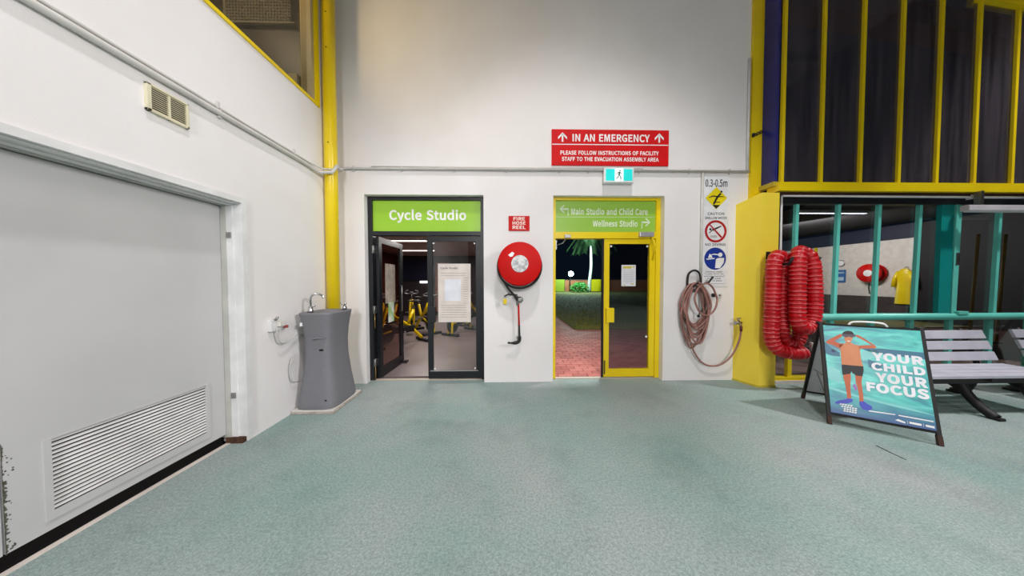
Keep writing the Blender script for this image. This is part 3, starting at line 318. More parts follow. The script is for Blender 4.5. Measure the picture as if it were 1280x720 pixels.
h488;62,-12,160,-12,160,312,196,345,230,365,267,372,307,362,330,330,338,267,338,-12,436,-12,436,278,427,354,401,412,355,449,290,461,231,450,180,422,152,389,160,465,160,653,62,653;19,20,21,19,21,0,18,19,0,14,15,16,14,16,17,13,14,17,13,17,18,12,13,18,12,18,5,5,18,4,4,18,3,3,18,2,2,18,0,12,5,6,12,6,7,11,12,7,11,7,8,1,2,0,10,11,8,10,8,9
i221;62,-12,160,-12,160,449,62,449,111,515,143,523,165,544,173,577,165,608,143,629,111,636,80,629,58,608,50,577,58,545,80,523;1,2,3,1,3,0,9,10,11,8,9,11,8,11,12,7,8,12,7,12,13,6,7,13,6,13,14,6,14,15,5,6,15,4,5,15
l228;150,-23,170,-21,185,-19,208,-13,193,66,176,63,170,63,165,64,162,69,160,83,160,653,62,653,62,86,71,29,100,-10;9,10,11,9,11,12,9,12,13,8,9,13,7,8,13,3,4,5,6,7,13,3,5,6,3,6,13,3,13,14,3,14,0,2,3,0,1,2,0
m745;62,-12,160,-12,160,312,194,345,228,366,257,372,296,362,319,330,327,267,327,-12,424,-12,424,312,459,345,493,366,522,372,561,362,584,330,592,267,592,-12,689,-12,689,278,681,354,654,412,609,449,545,461,489,449,439,418,403,384,385,418,342,450,279,461,225,450,177,421,149,390,145,449,62,449;23,24,25,29,30,31,28,29,31,28,31,32,22,23,25,22,25,26,33,34,35,33,35,0,28,32,33,22,26,27,27,28,33,21,22,14,14,22,27,27,33,5,5,33,4,4,33,3,3,33,2,2,33,0,14,27,5,21,14,15,13,14,5,13,5,6,12,13,6,21,15,16,12,6,7,20,21,16,11,12,7,20,16,17,11,7,8,10,11,8,1,2,0,19,20,17,19,17,18,10,8,9
n491;62,-12,160,-12,160,312,196,345,230,365,267,372,307,362,330,330,338,267,338,-12,436,-12,436,278,427,354,401,412,355,449,290,461,230,450,179,422,150,391,145,449,62,449;14,15,16,14,16,17,13,14,17,18,19,20,18,20,0,13,17,18,12,13,18,12,18,5,5,18,4,4,18,3,3,18,2,2,18,0,12,5,6,12,6,7,11,12,7,11,7,8,1,2,0,10,11,8,10,8,9
o488;244,-23,326,-6,394,41,441,117,458,218,441,320,394,396,326,444,244,461,162,444,94,396,47,320,30,218,47,117,94,41,162,-6,244,63,198,74,162,104,138,153,130,218,138,284,162,333,198,363,244,374,290,363,326,333,350,283,359,218,350,153,326,104,290,74;7,8,9,6,7,9,6,9,10,5,6,25,25,6,24,24,6,10,24,10,23,23,10,11,5,25,26,22,23,11,5,26,27,21,22,11,4,5,27,21,11,12,20,21,12,4,27,28,3,4,28,3,28,29,19,20,12,19,12,13,3,29,30,18,19,13,2,3,30,18,13,14,2,30,31,17,18,14,2,31,16,16,17,14,2,16,14,1,2,14,1,14,15,0,1,15
p499;62,-196,160,-196,160,-36,154,25,180,2,223,-16,267,-23,344,-6,408,43,452,121,469,225,457,321,422,395,363,444,283,461,229,451,180,428,151,405,145,449,62,449,254,64,226,67,192,81,160,103,160,321,195,349,231,368,263,374,324,356,357,306,368,225,359,156,335,105,299,74;13,14,15,13,15,16,17,18,19,17,19,0,12,13,16,12,16,17,12,17,27,27,17,26,26,17,25,25,17,24,24,17,0,11,12,27,11,27,28,11,28,29,10,11,29,23,24,0,10,29,30,9,10,30,9,30,31,9,31,32,8,9,32,8,32,33,22,23,3,3,23,0,21,22,3,8,33,20,20,21,3,8,20,3,7,8,3,7,3,4,2,3,0,7,4,5,6,7,5,1,2,0
r312;62,-12,160,-12,160,278,191,333,225,362,259,370,272,370,284,368,309,360,328,446,304,456,287,460,266,461,215,448,170,414,147,371,145,449,62,449;11,12,13,10,11,13,9,10,13,15,16,17,15,17,0,9,13,14,8,9,14,8,14,7,7,14,6,6,14,15,6,15,5,5,15,4,4,15,3,3,15,2,2,15,0,1,2,0
s376;189,-23,261,-12,315,19,348,64,359,120,337,192,283,236,219,263,174,281,143,302,133,328,139,353,161,371,202,379,234,375,264,362,303,337,353,401,304,434,255,453,200,461,113,443,57,394,37,324,59,256,111,214,172,187,219,168,252,145,264,114,257,87,234,67,191,59,146,65,106,82,58,116,9,47,67,8,125,-14;19,20,21,18,19,21,18,21,22,17,18,22,16,17,15,15,17,14,14,17,13,13,17,22,13,22,12,12,22,23,11,12,23,10,11,23,9,10,23,9,23,24,8,9,24,7,8,24,6,7,24,6,24,25,5,6,25,5,25,26,4,5,26,4,26,27,4,27,28,4,28,29,3,4,29,34,35,36,3,29,30,3,30,31,33,34,36,3,31,32,32,33,36,2,3,32,2,32,36,2,36,37,1,2,37,1,37,38,0,1,38
t303;210,-23,240,-20,269,-14,307,-3,286,77,258,67,243,63,229,61,195,70,178,92,172,134,172,366,291,366,291,449,172,449,172,573,88,573,80,449,10,445,10,366,75,366,75,134,87,54,131,-3;14,15,16,14,16,17,12,13,14,12,14,17,12,17,18,12,18,19,10,11,20,10,20,21,9,10,21,9,21,22,8,9,22,3,4,5,7,8,22,3,5,6,3,6,7,3,7,22,3,22,23,2,3,23,2,23,0,1,2,0
u488;202,-23,261,-12,311,17,341,53,344,-12,428,-12,428,449,330,449,330,132,295,94,261,72,224,65,184,76,162,107,154,170,154,449,56,449,56,160,64,83,90,25,137,-11;5,6,7,5,7,8,14,15,16,14,16,17,13,14,17,13,17,18,5,8,9,12,13,18,5,9,3,3,9,10,12,18,19,11,12,19,3,10,11,3,11,19,5,3,4,2,3,19,2,19,20,1,2,20,1,20,0
v419;160,-12,263,-12,426,449,328,449,242,192,213,72,180,192,96,449,-7,449;1,2,3,1,3,4,6,7,8,6,8,0,1,4,5,5,6,0,1,5,0
y419;82,-201,144,-188,193,-153,229,-103,256,-41,426,449,329,449,247,198,223,83,187,199,95,449,-7,449,173,-1,165,-30,144,-75,115,-105,77,-116,68,-115,58,-113,36,-105,15,-188,42,-196,61,-199;4,5,6,4,6,7,9,10,11,9,11,12,8,9,12,4,7,8,4,8,12,4,12,13,4,13,14,3,4,14,3,14,15,2,3,15,2,15,16,18,19,20,17,18,20,16,17,20,2,16,20,1,2,20,0,1,20,0,20,21,0,21,22"""), ('x', r"""C513;302,-61,389,-49,462,-14,555,70,448,193,375,127,343,111,308,106,253,118,213,151,185,211,174,297,185,382,214,439,255,473,311,485,341,480,368,467,436,409,540,534,457,606,390,639,307,652,184,627,83,553,19,440,-4,295,18,150,82,36,181,-37;21,22,23,20,21,23,20,23,24,19,20,24,19,24,25,18,19,17,17,19,16,16,19,15,15,19,25,14,15,25,13,14,25,13,25,26,12,13,26,11,12,26,10,11,26,10,26,27,9,10,27,3,4,5,8,9,27,8,27,28,3,5,6,7,8,28,3,6,7,3,7,28,2,3,28,2,28,29,1,2,29,1,29,0
D554;31,-50,236,-50,369,-27,474,44,537,156,557,297,537,439,473,550,367,619,233,640,31,640,205,111,205,480,218,480,294,467,340,436,369,381,380,297,369,213,340,157,294,124,218,111;8,9,10,8,10,12,12,10,0,7,8,12,6,7,13,13,7,12,6,13,14,11,12,0,6,14,15,5,6,15,5,15,16,5,16,17,4,5,17,4,17,18,4,18,19,4,19,20,3,4,20,3,20,21,3,21,11,3,11,0,2,3,0,1,2,0
F444;31,-50,205,-50,205,215,431,215,431,378,205,378,205,477,471,477,471,640,31,640;7,8,9,7,9,6,6,9,0,5,6,0,3,4,5,3,5,2,2,5,0,1,2,0
H586;31,-50,205,-50,205,229,381,229,381,-50,556,-50,556,640,381,640,381,393,205,393,205,640,31,640;5,6,7,5,7,8,9,10,11,9,11,0,5,8,3,3,8,9,3,9,2,2,9,0,5,3,4,1,2,0
L437;31,-50,464,-50,464,114,205,114,205,640,31,640;3,4,5,3,5,0,1,2,3,1,3,0
O597;299,-62,422,-36,519,39,581,153,601,297,580,440,519,553,422,627,299,652,176,627,78,553,17,440,-4,297,17,153,78,39,175,-36,299,106,250,118,212,151,184,211,174,297,184,382,212,441,250,473,299,484,348,473,386,441,413,382,424,297,413,211,385,151,347,118;7,8,9,6,7,9,6,9,10,5,6,10,5,10,24,24,10,11,5,24,25,23,24,11,5,25,26,22,23,11,5,26,27,21,22,11,4,5,27,21,11,12,4,27,28,20,21,12,3,4,28,3,28,29,19,20,12,19,12,13,3,29,30,18,19,13,2,3,30,18,13,14,2,30,31,17,18,14,2,31,16,16,17,14,2,16,14,1,2,14,1,14,15,0,1,15
R511;205,360,205,480,251,480,314,472,338,456,346,425,337,390,312,370,250,360,376,-50,558,-40,412,233,419,236,474,282,510,346,523,426,503,525,445,595,361,631,268,640,31,640,31,-50,205,-50,205,200,233,200;18,19,20,18,20,1,1,20,21,17,18,1,16,17,1,15,16,3,3,16,2,2,16,1,0,1,21,15,3,4,15,4,5,14,15,5,14,5,6,14,6,7,14,7,8,14,8,0,14,0,23,23,0,21,13,14,23,12,13,23,11,12,23,10,11,24,24,11,23,10,24,9,22,23,21
S479;246,-61,345,-45,425,0,478,70,497,157,475,254,418,320,346,360,260,397,221,415,200,432,194,451,199,466,215,478,253,485,290,480,323,466,395,412,496,536,404,609,333,640,252,651,161,637,86,596,34,529,15,444,40,347,100,284,164,248,250,211,293,189,312,172,318,151,311,130,291,114,245,105,200,112,157,132,77,198,-32,71,52,-1,109,-33,174,-54;20,21,22,19,20,22,19,22,23,18,19,23,18,23,24,17,18,16,16,18,15,15,18,24,15,24,14,14,24,25,13,14,25,12,13,25,11,12,25,10,11,25,10,25,26,9,10,26,8,9,26,7,8,26,6,7,26,6,26,27,5,6,27,5,27,28,4,5,28,4,28,29,4,29,30,37,38,39,4,30,31,4,31,32,3,4,32,3,32,33,36,37,39,3,33,34,3,34,35,35,36,39,3,35,39,3,39,40,2,3,40,1,2,40,1,40,41,1,41,42,0,1,42
U580;291,-61,392,-45,479,10,535,107,553,240,553,640,381,640,381,245,371,168,351,129,326,111,291,105,256,111,232,129,212,167,203,245,203,640,29,640,29,240,47,107,102,10,189,-45;4,5,6,4,6,7,15,16,17,15,17,18,4,7,8,14,15,18,3,4,8,14,18,19,3,8,9,13,14,19,3,9,10,12,13,19,3,10,11,11,12,19,2,3,11,11,19,20,2,11,20,1,2,20,1,20,21,0,1,21
Y427;126,-50,300,-50,300,217,500,635,319,640,230,444,211,401,191,359,216,362,200,445,110,640,-73,635,126,217;3,4,5,9,10,11,2,3,5,9,11,12,8,9,7,7,9,12,2,5,6,2,6,7,2,7,12,1,2,12,1,12,0
i221;24,-50,198,-50,198,487,24,487,111,476,162,488,199,525,212,577,199,628,162,664,111,676,61,663,24,627,11,577,23,526,60,488;1,2,3,1,3,0,9,10,11,8,9,11,8,11,12,7,8,12,7,12,13,6,7,13,6,13,14,6,14,15,5,6,15,4,5,15""")):
    for _l in _src.split('\n'):
        _a, _p, _t = _l[1:].split(';'); _p = [int(q) for q in _p.split(',')]; _t = [int(q) for q in _t.split(',')]
        GLYPH[_w+_l[0]] = (int(_a), list(zip(_p[::2], _p[1::2])), list(zip(_t[::3], _t[1::3], _t[2::3])))
_tc = {}
def text_geo(body, wt):
    if (body, wt) in _tc: return _tc[body, wt]
    vs, fs, x = [], [], 0
    for ch in body:
        if ch == ' ': x += 270; continue
        adv, ps, ts = GLYPH[wt+ch]; n = len(vs)
        vs += [(a+x, b) for a, b in ps]; fs += [[i+n for i in t] for t in ts]; x += adv+{'b': 26, 'r': 8, 'x': 60}[wt]
    _tc[body, wt] = (vs, fs); return vs, fs
def text(mb, body, fr, x0, x1, y0, y1, bold=.012, mi=0, h=.001, shear=0.0):
    """letters fitted into the rectangle x0..x1, y0..y1 of the frame (y0 = lowest ink)"""
    vs, fs = text_geo(body, 'x' if bold > .04 else 'b' if bold > .005 else 'r')
    ax = min(v[0] for v in vs); bx = max(v[0] for v in vs); ay = min(v[1] for v in vs); by = max(v[1] for v in vs)
    o, r, u = Vector(fr[0]), Vector(fr[1]), Vector(fr[2]); n = r.cross(u).normalized()
    P = [o+r*(x0+(x-ax)/(bx-ax)*(x1-x0)+shear*(y-ay)/(by-ay))+u*(y0+(y-ay)/(by-ay)*(y1-y0))+n*h for x, y in vs]
    mb.add(P, fs, mi)
    bnd = {}
    for f in fs:
        for i in range(len(f)):
            e = (f[i], f[(i+1) % len(f)]); bnd[e] = 1
    sides = []; k = len(P); Q = [p-n*h for p in P]
    for (a, b) in bnd:
        if (b, a) not in bnd: sides.append([a, a+k, b+k, b])
    mb.add(P+Q, sides, mi); return mb
def wallfr(x, z, y): return ((x, y, z), (1, 0, 0), (0, 0, 1))

D = 3.84; XL = -2.44
# ================================================================== SETTING
def floor_mat():
    m = mat('teal_rubber_floor', (132, 156, 150), .75); nt = m.node_tree; b = nt.nodes['Principled BSDF']
    tc = nt.nodes.new('ShaderNodeTexCoord')
    def noise(sc, det, ro=.5):
        n = nt.nodes.new('ShaderNodeTexNoise'); n.inputs['Scale'].default_value = sc; n.inputs['Detail'].default_value = det; n.inputs['Roughness'].default_value = ro
        nt.links.new(tc.outputs['Object'], n.inputs['Vector']); return n.outputs['Fac']
    def ramp(f, a, ca, bb, cb):
        r = nt.nodes.new('ShaderNodeValToRGB'); e = r.color_ramp.elements
        e[0].position = a; e[0].color = (*lin(ca), 1); e[1].position = bb; e[1].color = (*lin(cb), 1); nt.links.new(f, r.inputs[0]); return r.outputs[0]
    def mix(kind, f, a, c):
        x = nt.nodes.new('ShaderNodeMix'); x.data_type = 'RGBA'; x.blend_type = kind
        x.inputs['Factor'].default_value = f; nt.links.new(a, x.inputs['A']); nt.links.new(c, x.inputs['B']); return x.outputs['Result']
    big = ramp(noise(.75, 6, .6), .30, (138, 168, 162), .66, (172, 179, 179))
    sp = ramp(noise(150, 2), .36, (70, 78, 74), .6, (255, 255, 255))
    sp2 = ramp(noise(60, 3), .34, (150, 165, 160), .62, (255, 255, 255))
    c = mix('MULTIPLY', .32, big, sp); c = mix('MULTIPLY', .4, c, sp2)
    st = ramp(noise(1.7, 8, .65), .28, (150, 158, 156), .5, (255, 255, 255)); c = mix('MULTIPLY', .28, c, st)
    nt.links.new(c, b.inputs['Base Color'])
    n2 = nt.nodes.new('ShaderNodeTexNoise'); n2.inputs['Scale'].default_value = 110; nt.links.new(tc.outputs['Object'], n2.inputs['Vector'])
    bp = nt.nodes.new('ShaderNodeBump'); bp.inputs['Strength'].default_value = .5; bp.inputs['Distance'].default_value = .006
    nt.links.new(n2.outputs['Fac'], bp.inputs['Height']); nt.links.new(bp.outputs['Normal'], b.inputs['Normal'])
    return m
M_FLOOR = floor_mat()
fl = struct('floor')
MB().box(-2.44, 16, -9, 3.84, -.2, 0).box(-2.56, -2.44, .26, 2.475, -.2, 0).box(-2.05, -.33, 3.84, 3.94, -.2, 0).box(.69, 2.345, 3.84, 3.94, -.2, 0).build('floor_slab', M_FLOOR, fl)
MB().bar((3.357, 2.26, .0005), (3.345, 2.16, .0005), .012, .003).bar((3.345, 2.16, .0005), (3.34, 2.07, .0005), .009, .003).build('floor_crack', M_VOID, fl)
MB().box(-2.60, -2.56, .26, 2.475, -.2, .004).build('concrete_edge', mat('pale_concrete', (218, 208, 200), .8, bump=.2), fl)
mt = MB()
for x0, x1 in ((-2.05, -.33), (.69, 2.345)): mt.box(x0, x1, 3.94, 4.00, -.05, .012)
mt.build('threshold', mat('worn_threshold', (190, 180, 165), .5), fl)

# ---- left wall (with the plant-room door opening and the high window opening)
M = MB(); x0, x1 = -2.66, XL
M.box(x0, x1, -9, .26, 0, 12.5).box(x0, x1, .26, 2.475, 2.225, 3.79).box(x0, x1, 2.475, 3.84, 0, 3.79)
M.box(x0, x1, 3.52, 3.84, 3.79, 12.5).box(x0, x1, .26, 3.52, 6.1, 12.5)
wl = M.build('wall_left', M_WALL); tag(wl, kind='structure')
# ---- back wall
M = MB(); y0, y1 = D, D+.25
M.box(-2.66, -2.05, y0, y1, 0, 2.755).box(-.33, .69, y0, y1, 0, 2.755).box(2.345, 3.6, y0, y1, 0, 2.755).box(-2.66, 3.6, y0, y1, 2.755, 12.5).box(3.6, 9.8, y0, y1, 6.6, 12.5)
wb = M.build('wall_back', M_WALL); tag(wb, kind='structure')
M_HALL = mat('shaded_hall_wall', (84, 80, 82), .8)  # unseen hall walls, coloured dark to stand for the unlit far side
M = MB().box(-2.9, 16.2, -9.2, -9, 0, 12.5); tag(M.build('wall_rear', M_HALL), kind='structure')
M = MB().box(16, 16.2, -9, 3.5, 0, 12.5).box(9.6, 16.2, 3.5, 3.8, 0, 12.5); tag(M.build('wall_right', M_HALL), kind='structure')
M_CEIL = mat('dark_hall_ceiling', (186, 176, 176), .8, col2=(170, 160, 162), scale=.8)
M_BEAM = mat('ceiling_beam_paint', (70, 62, 60), .6)
ce = struct('ceiling')
MB().box(-2.9, 16.2, -9.2, 4.1, 12.5, 12.65).build('ceiling_panel', M_CEIL, ce)
for k, (p, q) in enumerate((((-2.4, -1.2, 12.35), (16, -1.2, 12.35)), ((-2.4, -5.4, 12.35), (16, -5.4, 12.35)), ((6.2, -9, 12.3), (6.2, 3.6, 12.3)))):
    MB().bar(p, q, .2, .3).build('beam', M_BEAM, ce)

# ---- corner post (round, floor to roof) in the left corner
cp = struct('column_corner')
MB().lathe([(.078, 0), (.078, 6.6)], (-2.352, 3.60, 0), (0, 0, 1), 28).build('post_tube', M_YEL, cp)
for z in (4.55, 3.33, 5.0):
    MB().disc((-2.335, 3.525, z), (0, -1, 0), .008, .004, 12).build('bolt_hole', M_VOID, cp)

# ---- window_1: high window in the left wall
w1 = struct('window_1')
M = MB().box(-2.50, -2.425, .26, 3.52, 3.765, 3.80).build('window_sill', M_YEL, w1)
M = MB().box(-2.52, -2.425, 3.445, 3.52, 3.80, 6.1).build('window_frame', M_YEL, w1)
M = MB().box(-2.56, -2.44, 3.40, 3.445, 3.80, 6.1).build('inner_stile', mat('tan_stile', (178, 160, 120), .4), w1)
MB().box(-2.50, -2.494, .26, 3.42, 3.80, 6.1).build('pane', glass_mat('high_window_glass', (.85, .82, .75), .05), w1)
gal = struct('wall_gallery')
M_BRN = mat('brown_gallery_wall', (78, 64, 46), .35, col2=(58, 48, 34), scale=3, amt=1)
MB().box(-5.4, -2.66, 3.84, 3.95, 3.5, 6.6).box(-5.5, -5.4, .2, 3.95, 3.5, 6.6).box(-5.5, -2.66, .1, .2, 3.5, 6.6).box(-5.5, -2.66, .1, 3.95, 3.4, 3.5).box(-5.5, -2.66, .1, 3.95, 6.35, 6.6).build('wall_lining', M_BRN, gal)
# perforated acoustic panel with real holes (grid of cells, hole as recessed dark square ring)
M = MB(); px0, px1, pz0, pz1, py = -3.86, -2.95, 5.10, 6.1, 3.78; cs = .04
nx = int((px1-px0)/cs); nz = int((pz1-pz0)/cs)
for i in range(nx):
    for j in range(nz):
        a, b = px0+i*cs, pz0+j*cs; h = .011; c = cs/2
        vo = [(a, py, b), (a+cs, py, b), (a+cs, py, b+cs), (a, py, b+cs)]
        vi = [(a+c-h, py, b+c-h), (a+c+h, py, b+c-h), (a+c+h, py, b+c+h), (a+c-h, py, b+c+h)]
        vd = [(x, y+.014, z) for x, y, z in vi]
        M.add(vo+vi, [(0, 1, 5, 4), (1, 2, 6, 5), (2, 3, 7, 6), (3, 0, 4, 7)]); M.add(vi+vd, [(0, 1, 5, 4), (1, 2, 6, 5), (2, 3, 7, 6), (3, 0, 4, 7)]); M.add(vd, [(0, 1, 2, 3)], 1)
pn = M.build('acoustic_panel', [mat('beige_acoustic', (150, 142, 118), .7), mat('hole_dark', (60, 50, 34), .9)], gal)
MB().box(px0-.02, px1+.02, py-.005, py+.03, pz0-.022, pz0).box(px0-.03, px0, py-.005, py+.03, pz0, pz1).build('panel_edge', mat('beige_edge', (170, 160, 134), .5), gal)
MB().box(-3.05, -2.93, 3.80, 3.84, 4.27, 4.42).build('wall_plate', mat('pale_plate', (226, 208, 160), .5), gal)

# ---- navy cheek, yellow post and box column at the right end of the back wall
MB().box(3.6, 3.755, 3.80, 4.0, 2.70, 6.6).build('post', M_YEL, struct('column_wall_end'))
cc = struct('column_cheek')
MB().box(3.755, 3.785, 3.60, 3.9, 2.88, 6.6).build('panel', M_NAVY, cc)
MB().box(3.72, 3.80, 3.585, 3.84, 2.82, 2.88).build('tray', mat('yellow_tray_dull', (190, 170, 50), .5), cc)
bc = struct('column_box')
M = MB(); B = [(3.42, 3.84), (3.525, 3.55), (3.775, 3.55), (3.775, 3.84)]; zt = (2.63, 2.715, 2.715, 2.63)
M.add([(x, y, 0.012) for x, y in B]+[(x, y, z) for (x, y), z in zip(B, zt)], [(3, 2, 1, 0), (4, 5, 6, 7), (0, 1, 5, 4), (1, 2, 6, 5), (2, 3, 7, 6), (3, 0, 4, 7)])
M.build('column_casing', M_YELB, bc)
MB().add([(x, y, z) for z in (0, .03) for x, y in [(3.412, 3.84), (3.52, 3.543), (3.78, 3.543), (3.78, 3.84)]], [(3, 2, 1, 0), (4, 5, 6, 7), (0, 1, 5, 4), (1, 2, 6, 5), (2, 3, 7, 6), (3, 0, 4, 7)]).build('base_flashing', mat('yellow_flashing', (206, 186, 60), .5), bc)

# ---- window_2: the upper bay
w2 = struct('window_2'); YU = 3.57
MB().box(3.765, 9.6, 3.545, 3.72, 2.742, 2.862).build('window_sill', M_YEL, w2)
xs = [3.825, 4.378, 4.94, 5.495, 6.045, 6.595, 7.15, 7.70, 8.25, 8.8, 9.35]
for x in xs:
    zt = 6.6 if x < 6.5 else 5.40-(x-6.595)*.14
    MB().box(x-.02, x+.02, 3.565, 3.60, 2.862, zt).build('mullion', M_YEL, w2)
    MB().box(x+.02, x+.026, 3.588, 3.603, 2.862, zt).build('gasket', M_DARK, w2)
ed = [3.785]+xs+[9.6]
for a, b in zip(ed, ed[1:]):
    if b-a > .1: MB().box(a+.021, b-.021, 3.592, 3.60, 2.862, 6.55 if b < 6.7 else 5.40-(a-6.595)*.14+.05).build('pane', M_GLASSU, w2)
MB().bar((6.52, 3.575, 5.415), (9.6, 3.575, 4.99), .09, .10).build('head_rail', M_YEL, w2)
MB().box(3.6, 9.8, 3.5, 4.1, 6.6, 6.7).build('bay_roof', M_BEAM, w2)  # unseen cover added so no light leaks in above the bay
MB().bar((3.8, 3.95, 5.75), (9.6, 3.95, 4.95), .3, .3).build('roof_reflection', mat('brown_roof_reflection', (96, 62, 24), .6), w2)  # reflection of the roof structure, modelled as a brown bar behind the glass

# ---- window_3: lower teal glazing
w3 = struct('window_3')
M = MB().box(3.775, 9.6, 3.60, 3.76, 2.70, 2.742).build('soffit_strip', mat('maroon_soffit', (52, 16, 8), .7), w3)
MB().box(3.775, 9.6, 3.66, 3.76, 2.60, 2.70).build('head_frame', M_BLACK, w3)
tops = [4.19, 4.81, 5.416, 6.03]; bots = [4.172, 4.785, 5.39, 5.995]
for t, b in list(zip(tops, bots))+[(6.625, 6.598), (7.245, 7.212), (7.86, 7.83), (8.47, 8.44), (9.08, 9.05)]:
    MB().bar((b, 3.705, 1.02), (t, 3.705, 2.60), .046, .04, (0, 1, 0)).build('mullion', M_TEAL, w3)
MB().bar((6.42, 3.70, 1.02), (6.415, 3.70, 2.60), .185, .05, (0, 1, 0)).build('door_stile', M_TEALD, w3)
MB().bar((6.53, 3.685, 1.02), (6.545, 3.685, 2.60), .04, .04, (0, 1, 0)).build('edge_trim', M_TEAL, w3)
MB().box(6.545, 6.60, 3.66, 3.70, 1.72, 1.90).build('hinge', M_STEEL, w3)
MB().tube([(4.0, 3.685, .97), (9.6, 3.685, .97)], .05, 14).box(3.9, 9.6, 3.70, 3.74, .93, 1.01).build('transom_rail', M_TEAL, w3)
MB().box(6.57, 6.72, 3.63, 3.70, 1.0, 1.05, b=.008).build('rail_bracket', M_TEAL, w3)
for x in (4.15, 4.77, 5.38, 5.98, 6.58, 7.2, 7.82, 8.43, 9.04):
    MB().box(x-.03, x+.03, 3.70, 3.75, .085, .93).build('lower_mullion', M_YEL if x < 4.5 else M_TEAL, w3)
MB().box(3.78, 9.6, 3.68, 3.78, .045, .09).build('window_sill', M_YEL, w3)
MB().box(3.78, 9.6, 3.665, 3.78, 0.0, .045).build('kerb', mat('white_kerb', (222, 214, 208), .6), w3)
ex = [3.79]+bots+[6.6, 7.22, 7.84, 8.45, 9.06, 9.6]
for a, b in zip(ex, ex[1:]):
    MB().box(a+.01, b-.01, 3.722, 3.728, .09, 2.60).build('pane', M_GLASS, w3)
cnd = MB().tube([(3.905, 3.635, .95), (3.895, 3.635, 2.69)], .012, 8).tube([(3.88, 3.62, 2.70), (9.5, 3.62, 2.685)], .02, 10).build('white_service_pipe', M_TRIMW, w3)
for x in (6.62, 8.6): MB().box(x-.012, x+.012, 3.59, 3.64, 2.655, 2.72).build('pipe_clip', M_TRIMW, w3)

# ================================================================== DOOR 1 (grey plant-room door, left wall)
d1 = struct('door_1')
M = MB()
def arch(mb, xa, xb, ya, yb, zt, w):   # head + right jamb + left jamb
    mb.box(xa, xb, ya, yb, zt-w, zt); mb.box(xa, xb, yb-w, yb, .055, zt-w); mb.box(xa, xb, ya, ya+w, .055, zt-w)
arch(M, -2.455, -2.418, .22, 2.505, 2.266, .048); M.build('architrave', M_TRIMW, d1)
M = MB(); arch(M, -2.50, -2.448, .262, 2.474, 2.224, .016); M.build('door_frame', M_TRIMW, d1)
M = MB(); arch(M, -2.555, -2.50, .275, 2.474, 2.222, .024); M.build('door_stop', M_TRIMW, d1)
M = MB(); arch(M, -2.66, -2.555, .262, 2.474, 2.222, .030); M.build('rebate', mat('rebate_grey', (186, 186, 180), .5), d1)
for z in (1.9, .42): MB().box(-2.545, -2.51, 2.440, 2.449, z, z+.05).build('hinge', M_STEEL, d1)
mb_ = mat('rotten_brown_wood', (96, 62, 38), .9, col2=(40, 24, 16), scale=30, amt=1, bump=.6, bscale=60)
MB().box(-2.60, -2.45, 2.435, 2.474, 0.0, .055).build('jamb_foot', mb_, d1)
MB().box(-3.0, -2.67, .2, 2.6, -.1, .35).box(-2.67, -2.60, .2, 2.474, -.1, -.02).build('dark_gap', M_VOID, d1)  # black filler standing in for the shade under and behind the leaf
GL = (1.512, 2.30, .172, .605)
lf = MB()
xa, xb = -2.645, -2.602
for (ya, yb) in ((1.375, 2.441),):
    g = GL; lf.box(xa, xb, ya, g[0], .085, 2.186).box(xa, xb, g[1], yb, .085, 2.186).box(xa, xb, g[0], g[1], .085, g[2]).box(xa, xb, g[0], g[1], g[3], 2.186)
leaf = lf.build('door_leaf', M_DOORP, d1)
MB().box(xa, xb, .315, 1.367, .085, 2.186).build('door_leaf', M_DOORP, d1)
gf = MB(); g = GL
gf.box(-2.61, -2.594, g[0]-.018, g[0]+.008, g[2]-.03, g[3]+.005).box(-2.61, -2.594, g[1]-.008, g[1]+.012, g[2]-.03, g[3]+.005).box(-2.61, -2.594, g[0]+.008, g[1]-.008, g[2]-.03, g[2]+.016).box(-2.61, -2.598, g[0]+.008, g[1]-.008, g[3]-.002, g[3]+.005)
gf.build('louvre_frame', M_DOORP, d1)
M_SLAT = mat('white_louvre_slat', (236, 234, 234), .4)
ns = 17
for i in range(ns):
    z = GL[2]+.03+(GL[3]-GL[2]-.045)*i/(ns-1)
    MB().add([(-2.618, GL[0], z+.007), (-2.618, GL[1], z+.007), (-2.606, GL[1], z-.002), (-2.606, GL[0], z-.002), (-2.618, GL[0], z+.004), (-2.618, GL[1], z+.004), (-2.606, GL[1], z-.005), (-2.606, GL[0], z-.005)],
             [(0, 3, 2, 1), (4, 5, 6, 7), (3, 7, 6, 2), (0, 1, 5, 4), (0, 4, 7, 3), (1, 2, 6, 5)]).build('slat', M_SLAT, leaf)
MB().box(-2.635, -2.625, GL[0]-.01, GL[1]+.01, GL[2]-.01, GL[3]+.01).build('louvre_back', mat('louvre_gap_shade', (52, 50, 50), .8), leaf)  # dark sheet that gives the gaps between slats their shade
# flaked paint on the meeting edge
rg = random.Random(3); M = MB(); FP = ((-2.6015, 0, 0), (0, 1, 0), (0, 0, 1))
for i in range(56):
    z = .08+i*.0105; w_ = (.003+.013*rg.random()**1.5)*(1 if i < 38 else .5)
    M.poly([(1.3745, z), (1.3745+w_*.8, z+.001), (1.3745+w_, z+.006), (1.3745+w_*.7, z+.0105), (1.3745, z+.0105)], FP, .0008)
for i in range(22):
    z = .10+.5*rg.random()**1.3; y = 1.385+.022*rg.random()**2; s_ = .0015+.003*rg.random()
    M.poly([(y+s_*math.cos(k*PI/3), z+s_*1.3*math.sin(k*PI/3)) for k in range(6)], FP, .0008)
M.build('flaked_paint', mat('flaked_green_grey', (96, 98, 84), .8, col2=(60, 58, 46), scale=40), leaf)

